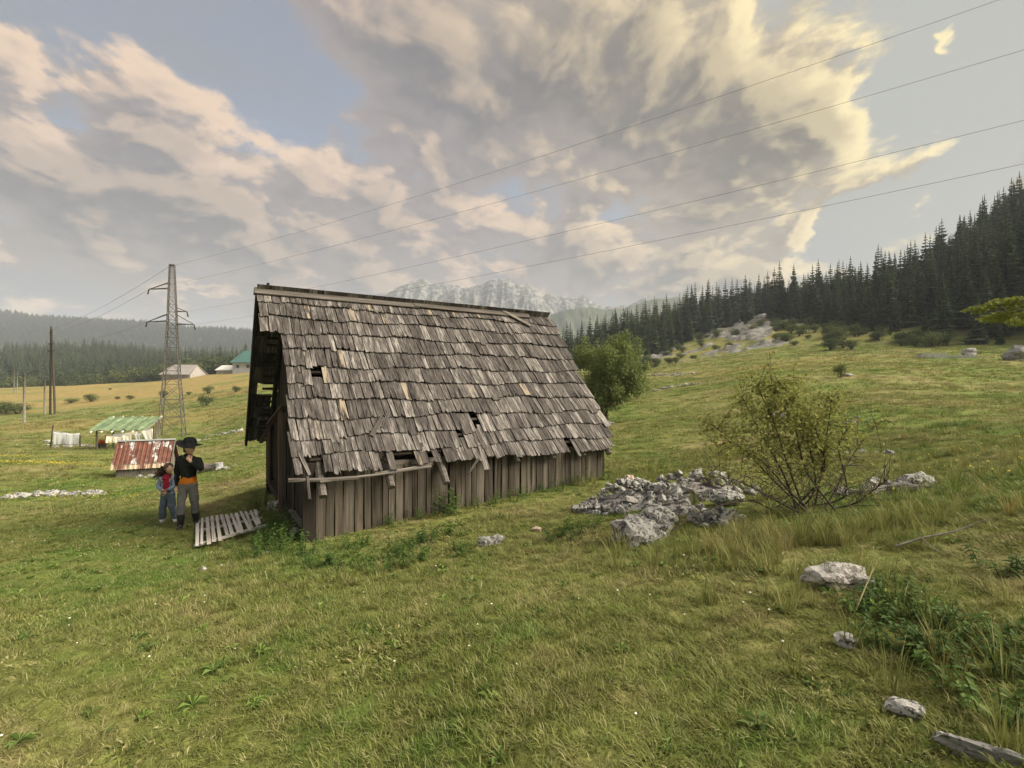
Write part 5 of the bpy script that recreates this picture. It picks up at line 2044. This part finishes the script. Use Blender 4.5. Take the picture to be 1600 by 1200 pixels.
def head_mesh(r, face_dir):
    """A head with brow, nose, mouth, chin and ears; looks along +x before turning."""
    bm = bmesh.new()
    bmesh.ops.create_uvsphere(bm, u_segments=28, v_segments=20, radius=1)
    for v in bm.verts:
        x, y, z = v.co
        v.co.x *= .92
        v.co.y *= .76
        z2 = z
        if z < -.1:
            t = (-z - .1) / .9
            v.co.y *= 1 - .38 * t
            v.co.x = v.co.x * (1 - .22 * t) + .10 * t
        v.co.z = z2 * 1.12
        if x > .3:
            nose = math.exp(-((y / .13) ** 2 + ((z + .12) / .17) ** 2))
            v.co.x += .26 * nose
            eye = sum(math.exp(-(((y - s * .28) / .13) ** 2 + ((z - .08) / .10) ** 2)) for s in (-1, 1))
            v.co.x -= .09 * eye
            brow = math.exp(-(((abs(y) - .25) / .22) ** 2 + ((z - .24) / .08) ** 2))
            v.co.x += .05 * brow
            lips = math.exp(-((y / .20) ** 2 + ((z + .48) / .07) ** 2))
            v.co.x += .06 * lips
            chin = math.exp(-((y / .22) ** 2 + ((z + .82) / .16) ** 2))
            v.co.x += .09 * chin
        for s in (-1, 1):
            ear = math.exp(-(((x + .05) / .15) ** 2 + ((z + .02) / .2) ** 2)) * (1 if y * s > .6 else 0)
            v.co.y += s * .16 * ear
    M = Matrix.Rotation(face_dir, 4, 'Z') @ Matrix.Scale(r, 4)
    bmesh.ops.transform(bm, matrix=M, verts=bm.verts)
    me = bpy.data.meshes.new('head')
    bm.to_mesh(me)
    bm.free()
    me.polygons.foreach_set('use_smooth', [True] * len(me.polygons))
    return me


def hand(parent, wrist, direction, palm_normal, s, curl=.5, name='hand'):
    """Palm and five fingers of unequal length, bent at the knuckles; the thumb leaves the side of the palm."""
    d = Vector(direction).normalized()
    nrm = Vector(palm_normal)
    nrm = (nrm - d * nrm.dot(d)).normalized()
    side = d.cross(nrm).normalized()
    w = Vector(wrist)
    mb = MB()
    mb.tube([w - d * .01 * s, w + d * .035 * s, w + d * .085 * s], [.024 * s, .034 * s, .036 * s], 8)
    for k, L in enumerate((.068, .078, .073, .056)):
        b = w + d * .082 * s + side * (k - 1.5) * .019 * s
        p1 = b + d * L * .45 * s + nrm * .10 * curl * L * s
        p2 = p1 + (d * math.cos(curl) + nrm * math.sin(curl)) * L * .32 * s
        p3 = p2 + (d * math.cos(curl * 2) + nrm * math.sin(curl * 2)) * L * .28 * s
        mb.tube([b, p1, p2, p3], [.0095 * s, .009 * s, .008 * s, .0055 * s], 6)
    b = w + d * .03 * s - side * .028 * s
    p1 = b + (d * .6 - side * .7 + nrm * .3).normalized() * .04 * s
    p2 = p1 + (d * .9 - side * .15 + nrm * .35).normalized() * .032 * s
    mb.tube([b, p1, p2], [.012 * s, .010 * s, .007 * s], 6)
    return mb.build(name, SKIN, parent, smooth=True)


# --- the adult: three-quarter view towards the hut, one hand at the chin
ap = on_ground(294, 826)
K = ap.y / F                                    # metres per photograph pixel here
adult = empty('person', ap, 0, 'person in wide black hat, black jumper and grey trousers, hand raised to chin', 'person')
HT = (826 - 690) * K
q = HT / 1.72                                   # scale of a 1.72 m figure with hat


def J(x, y, z):
    return (x * q, y * q, z * q)


aj = {
    'pelvis': (J(0, 0, .90), (.150 * q, .115 * q)), 'waist': (J(.005, 0, 1.03), (.155 * q, .12 * q)), 'chest': (J(.01, 0, 1.22), (.185 * q, .13 * q)), 'upper': (J(.015, 0, 1.36), (.175 * q, .115 * q)),
    'neck': (J(.02, -.01, 1.45), .062 * q), 'headb': (J(.035, -.02, 1.50), .058 * q),
    'shl': (J(-.19, .02, 1.36), .075 * q), 'ell': (J(-.235, .03, 1.08), .058 * q), 'wrl': (J(-.20, -.04, .84), .043 * q),
    'shr': (J(.21, -.02, 1.35), .075 * q), 'elr': (J(.345, -.10, 1.17), .060 * q), 'wrr': (J(.17, -.17, 1.33), .045 * q),
    'hipl': (J(-.09, -.01, .82), .108 * q), 'kneel': (J(-.10, -.07, .47), .080 * q), 'ankl': (J(-.085, -.09, .14), .066 * q), 'heel': (J(-.085, -.09, .05), .056 * q), 'toel': (J(-.04, -.24, .035), .042 * q),
    'hipr': (J(.09, .02, .82), .105 * q), 'kneer': (J(.09, .06, .47), .078 * q), 'ankr': (J(.065, .14, .16), .064 * q), 'heer': (J(.065, .14, .08), .056 * q), 'toer': (J(.16, .06, .055), .042 * q),
}
ab = [('pelvis', 'waist'), ('waist', 'chest'), ('chest', 'upper'), ('upper', 'neck'), ('neck', 'headb'), ('upper', 'shl'), ('shl', 'ell'), ('ell', 'wrl'), ('upper', 'shr'), ('shr', 'elr'), ('elr', 'wrr'),
      ('pelvis', 'hipl'), ('hipl', 'kneel'), ('kneel', 'ankl'), ('ankl', 'heel'), ('heel', 'toel'), ('pelvis', 'hipr'), ('hipr', 'kneer'), ('kneer', 'ankr'), ('ankr', 'heer'), ('heer', 'toer')]
BLACKKNIT = cloth_mat('black_jumper', (.014, .016, .014), (.022, .024, .022))
ORANGE = cloth_mat('orange_shirt_hem', (.62, .20, .02), (.52, .15, .015))
GREYTR = cloth_mat('grey_trousers', (.12, .118, .112), (.17, .168, .16))
BOOT = plain('black_rubber_boot', (.012, .013, .014), (.02, .021, .022), 8, .45, .5, .1)


def areg(c):
    x, y, z = c.x / q, c.y / q, c.z / q
    if z > 1.43 and abs(x) < .12:
        return 4
    if z > 1.02 or (abs(x + .21) < .09 and x < -.155 and z > .84):
        return 0
    if z > .905:
        return 1
    if z < .30:
        return 3
    return 2


skin_body('body', aj, ab, areg, [BLACKKNIT, ORANGE, GREYTR, BOOT, SKIN], adult)
h = link('head', head_mesh(.108 * q, R(-28)), SKIN, adult, loc=J(.055, -.03, 1.585))
HAIRD = plain('dark_hair', (.02, .014, .010), (.05, .034, .024), 25, .6, .3, .6)
mb = MB()
mb.tube([J(-.01, .02, 1.50), J(.005, .02, 1.58), J(.03, .0, 1.68)], [.085 * q, .105 * q, .085 * q], 12)
mb.build('hair', HAIRD, adult, smooth=True)
HATM = plain('black_felt', (.012, .013, .013), (.022, .023, .024), 20, .85, .1, .3)
hat = empty('hat', J(.045, -.02, 1.665), 0)
hat.parent = adult
hat.rotation_euler = (R(4), R(5), 0)
mb = MB()
n = 26
vs, fs = [], []
prof_h = [(.0, .135), (.06, .130), (.095, .110), (.112, .06), (.118, .0), (.21, -.008), (.232, .0)]
for j, (r_, z_) in enumerate(prof_h):
    for i in range(n):
        a = i * 6.283 / n
        wob = .030 * math.cos(2 * a) * (r_ > .15) - .022 * math.cos(a) * (r_ > .15)
        dent = -.03 * (j == 0)
        vs.append((r_ * math.cos(a) * q * 1.02, r_ * math.sin(a) * q * .92, (z_ + wob + dent) * q))
fs = [(j * n + i, j * n + (i + 1) % n, (j + 1) * n + (i + 1) % n, (j + 1) * n + i) for j in range(len(prof_h) - 1) for i in range(n)]
mb.add(vs, fs)
o = mb.build('hat_crown', HATM, hat, smooth=True)
o.modifiers.new('thick', 'SOLIDIFY').thickness = .008
MB().tube([(0, 0, .012 * q), (0, 0, .034 * q)], .119 * q, 20).build('hat_band', plain('hat_ribbon', (.03, .03, .032), (.04, .04, .042), 10, .6, .3, 0), hat)
hand(adult, J(.165, -.175, 1.345), J(-.10, .02, .10), J(-.2, .9, .1), q * 1.02, .75)
hand(adult, J(-.195, -.045, .83), J(.05, -.03, -.10), J(.9, .3, .1), q * 1.02, .45)
MB().tube([J(.0, .0, 1.415), J(.012, -.005, 1.46)], [.092 * q, .074 * q], 14).build('collar', BLACKKNIT, adult, smooth=True)

# --- the child
cp = on_ground(262, 816)
K = cp.y / F
child = empty('child', cp, 0, 'long haired child in denim jacket, red top and jeans beside the adult', 'child')
q2 = (816 - 724) * K / 1.16


def C_(x, y, z):
    return (x * q2, y * q2, z * q2)


cj = {
    'pelvis': (C_(0, 0, .56), (.105 * q2, .085 * q2)), 'waist': (C_(.0, 0, .66), (.110 * q2, .088 * q2)), 'chest': (C_(.0, 0, .78), (.125 * q2, .095 * q2)), 'upper': (C_(.005, 0, .88), (.115 * q2, .085 * q2)),
    'neck': (C_(.01, 0, .935), .045 * q2), 'headb': (C_(.02, -.005, .975), .044 * q2),
    'shl': (C_(-.125, .0, .87), .055 * q2), 'ell': (C_(-.165, -.04, .70), .047 * q2), 'wrl': (C_(-.02, -.13, .66), .034 * q2),
    'shr': (C_(.13, .0, .87), .055 * q2), 'elr': (C_(.165, -.05, .71), .047 * q2), 'wrr': (C_(.07, -.14, .645), .034 * q2),
    'hipl': (C_(-.065, 0, .51), .082 * q2), 'kneel': (C_(-.085, -.02, .29), .066 * q2), 'ankl': (C_(-.10, .0, .09), .062 * q2), 'heel': (C_(-.10, .0, .035), .042 * q2), 'toel': (C_(-.06, -.10, .028), .034 * q2),
    'hipr': (C_(.07, 0, .51), .082 * q2), 'kneer': (C_(.10, -.02, .29), .066 * q2), 'ankr': (C_(.13, .02, .09), .060 * q2), 'heer': (C_(.13, .02, .035), .042 * q2), 'toer': (C_(.19, -.07, .028), .034 * q2),
}
DENIM = cloth_mat('pale_denim', (.20, .25, .36), (.30, .36, .48))
RED = cloth_mat('red_top', (.34, .030, .045), (.26, .020, .035))
JEANS = cloth_mat('blue_jeans', (.085, .115, .155), (.14, .175, .22))
SHOE = plain('white_trainers', (.55, .54, .52), (.66, .65, .63), 9, .6, .3, .1)


def creg(c):
    x, y, z = c.x / q2, c.y / q2, c.z / q2
    if z > .945 and abs(x) < .07:
        return 4
    if z < .065:
        return 3
    if z < .575 and abs(x) < .16:
        return 2
    if -.055 < x < .085 and y < -.03 and z > .60 and y > -.115:
        return 1
    if z > .90 and abs(x) < .08:
        return 1
    return 0


skin_body('body', cj, ab, creg, [DENIM, RED, JEANS, SHOE, SKIN], child)
link('head', head_mesh(.092 * q2, R(-20)), SKIN, child, loc=C_(.03, -.01, 1.055))
HAIRB = plain('brown_hair', (.055, .034, .022), (.11, .072, .048), 22, .55, .3, .7)
mb = MB()
cr = []
for i in range(11):
    for j in range(16):
        th_, ph = i / 10 * math.pi * .62, j / 16 * 6.283
        r_ = .098
        p = Vector((r_ * 1.0 * math.sin(th_) * math.cos(ph), r_ * .88 * math.sin(th_) * math.sin(ph), r_ * 1.15 * math.cos(th_)))
        if p.x > .03:
            p.z = max(p.z, .035)
        cr.append(Vector(C_(.018, -.0, 1.062)) + p * q2)
mb.add(cr, [(i * 16 + j, i * 16 + (j + 1) % 16, i * 16 + 16 + (j + 1) % 16, i * 16 + 16 + j) for i in range(10) for j in range(16)])
hr = random.Random(5)
for k in range(26):        # locks blown back from the head
    a = hr.uniform(-1, 1)
    s0 = Vector((-.06 + hr.uniform(-.02, .03), a * .07, 1.08 + hr.uniform(-.06, .04)))
    s1 = s0 + Vector((-.06 + hr.uniform(-.03, .02), a * .03, -.07))
    s2 = s1 + Vector((-.09 + hr.uniform(-.05, .04), a * .02, -.09 + hr.uniform(-.04, .03)))
    mb.tube([C_(*s0), C_(*s1), C_(*s2)], [.022 * q2, .017 * q2, .004 * q2], 5)
mb.build('hair', HAIRB, child, smooth=True)
mb = MB()
mb.tube([C_(0, .0, .885), C_(.008, -.008, .925), C_(.012, -.008, .965)], [.085 * q2, .080 * q2, .055 * q2], 14)
mb.build('scarf', RED, child, smooth=True)
hand(child, C_(-.015, -.135, .658), C_(.10, -.02, .0), C_(.1, .3, .9), q2 * .72, .6)
hand(child, C_(.065, -.142, .64), C_(-.02, -.05, -.10), C_(-.9, .3, .1), q2 * .72, .6)

# ------------------------------------------------------------------ evening haze
hm = bpy.data.materials.new('evening_haze')
hm.use_nodes = True
hm.node_tree.nodes.clear()
hg = G(hm.node_tree)
hv = hg.n('ShaderNodeVolumePrincipled')
hv.inputs['Color'].default_value = (.80, .88, .98, 1)
hv.inputs['Density'].default_value = .00036
hv.inputs['Anisotropy'].default_value = .0
ho = hg.n('ShaderNodeOutputMaterial')
hm.node_tree.links.new(hv.outputs[0], ho.inputs['Volume'])
hb = MB().box((0, 0, 0), (1, 1, 1)).build('haze', hm, loc=(0, 300, 165), scale=(6400, 5600, 400))
tag(hb, 'thin pale evening haze filling the valley', None, None, 'stuff')
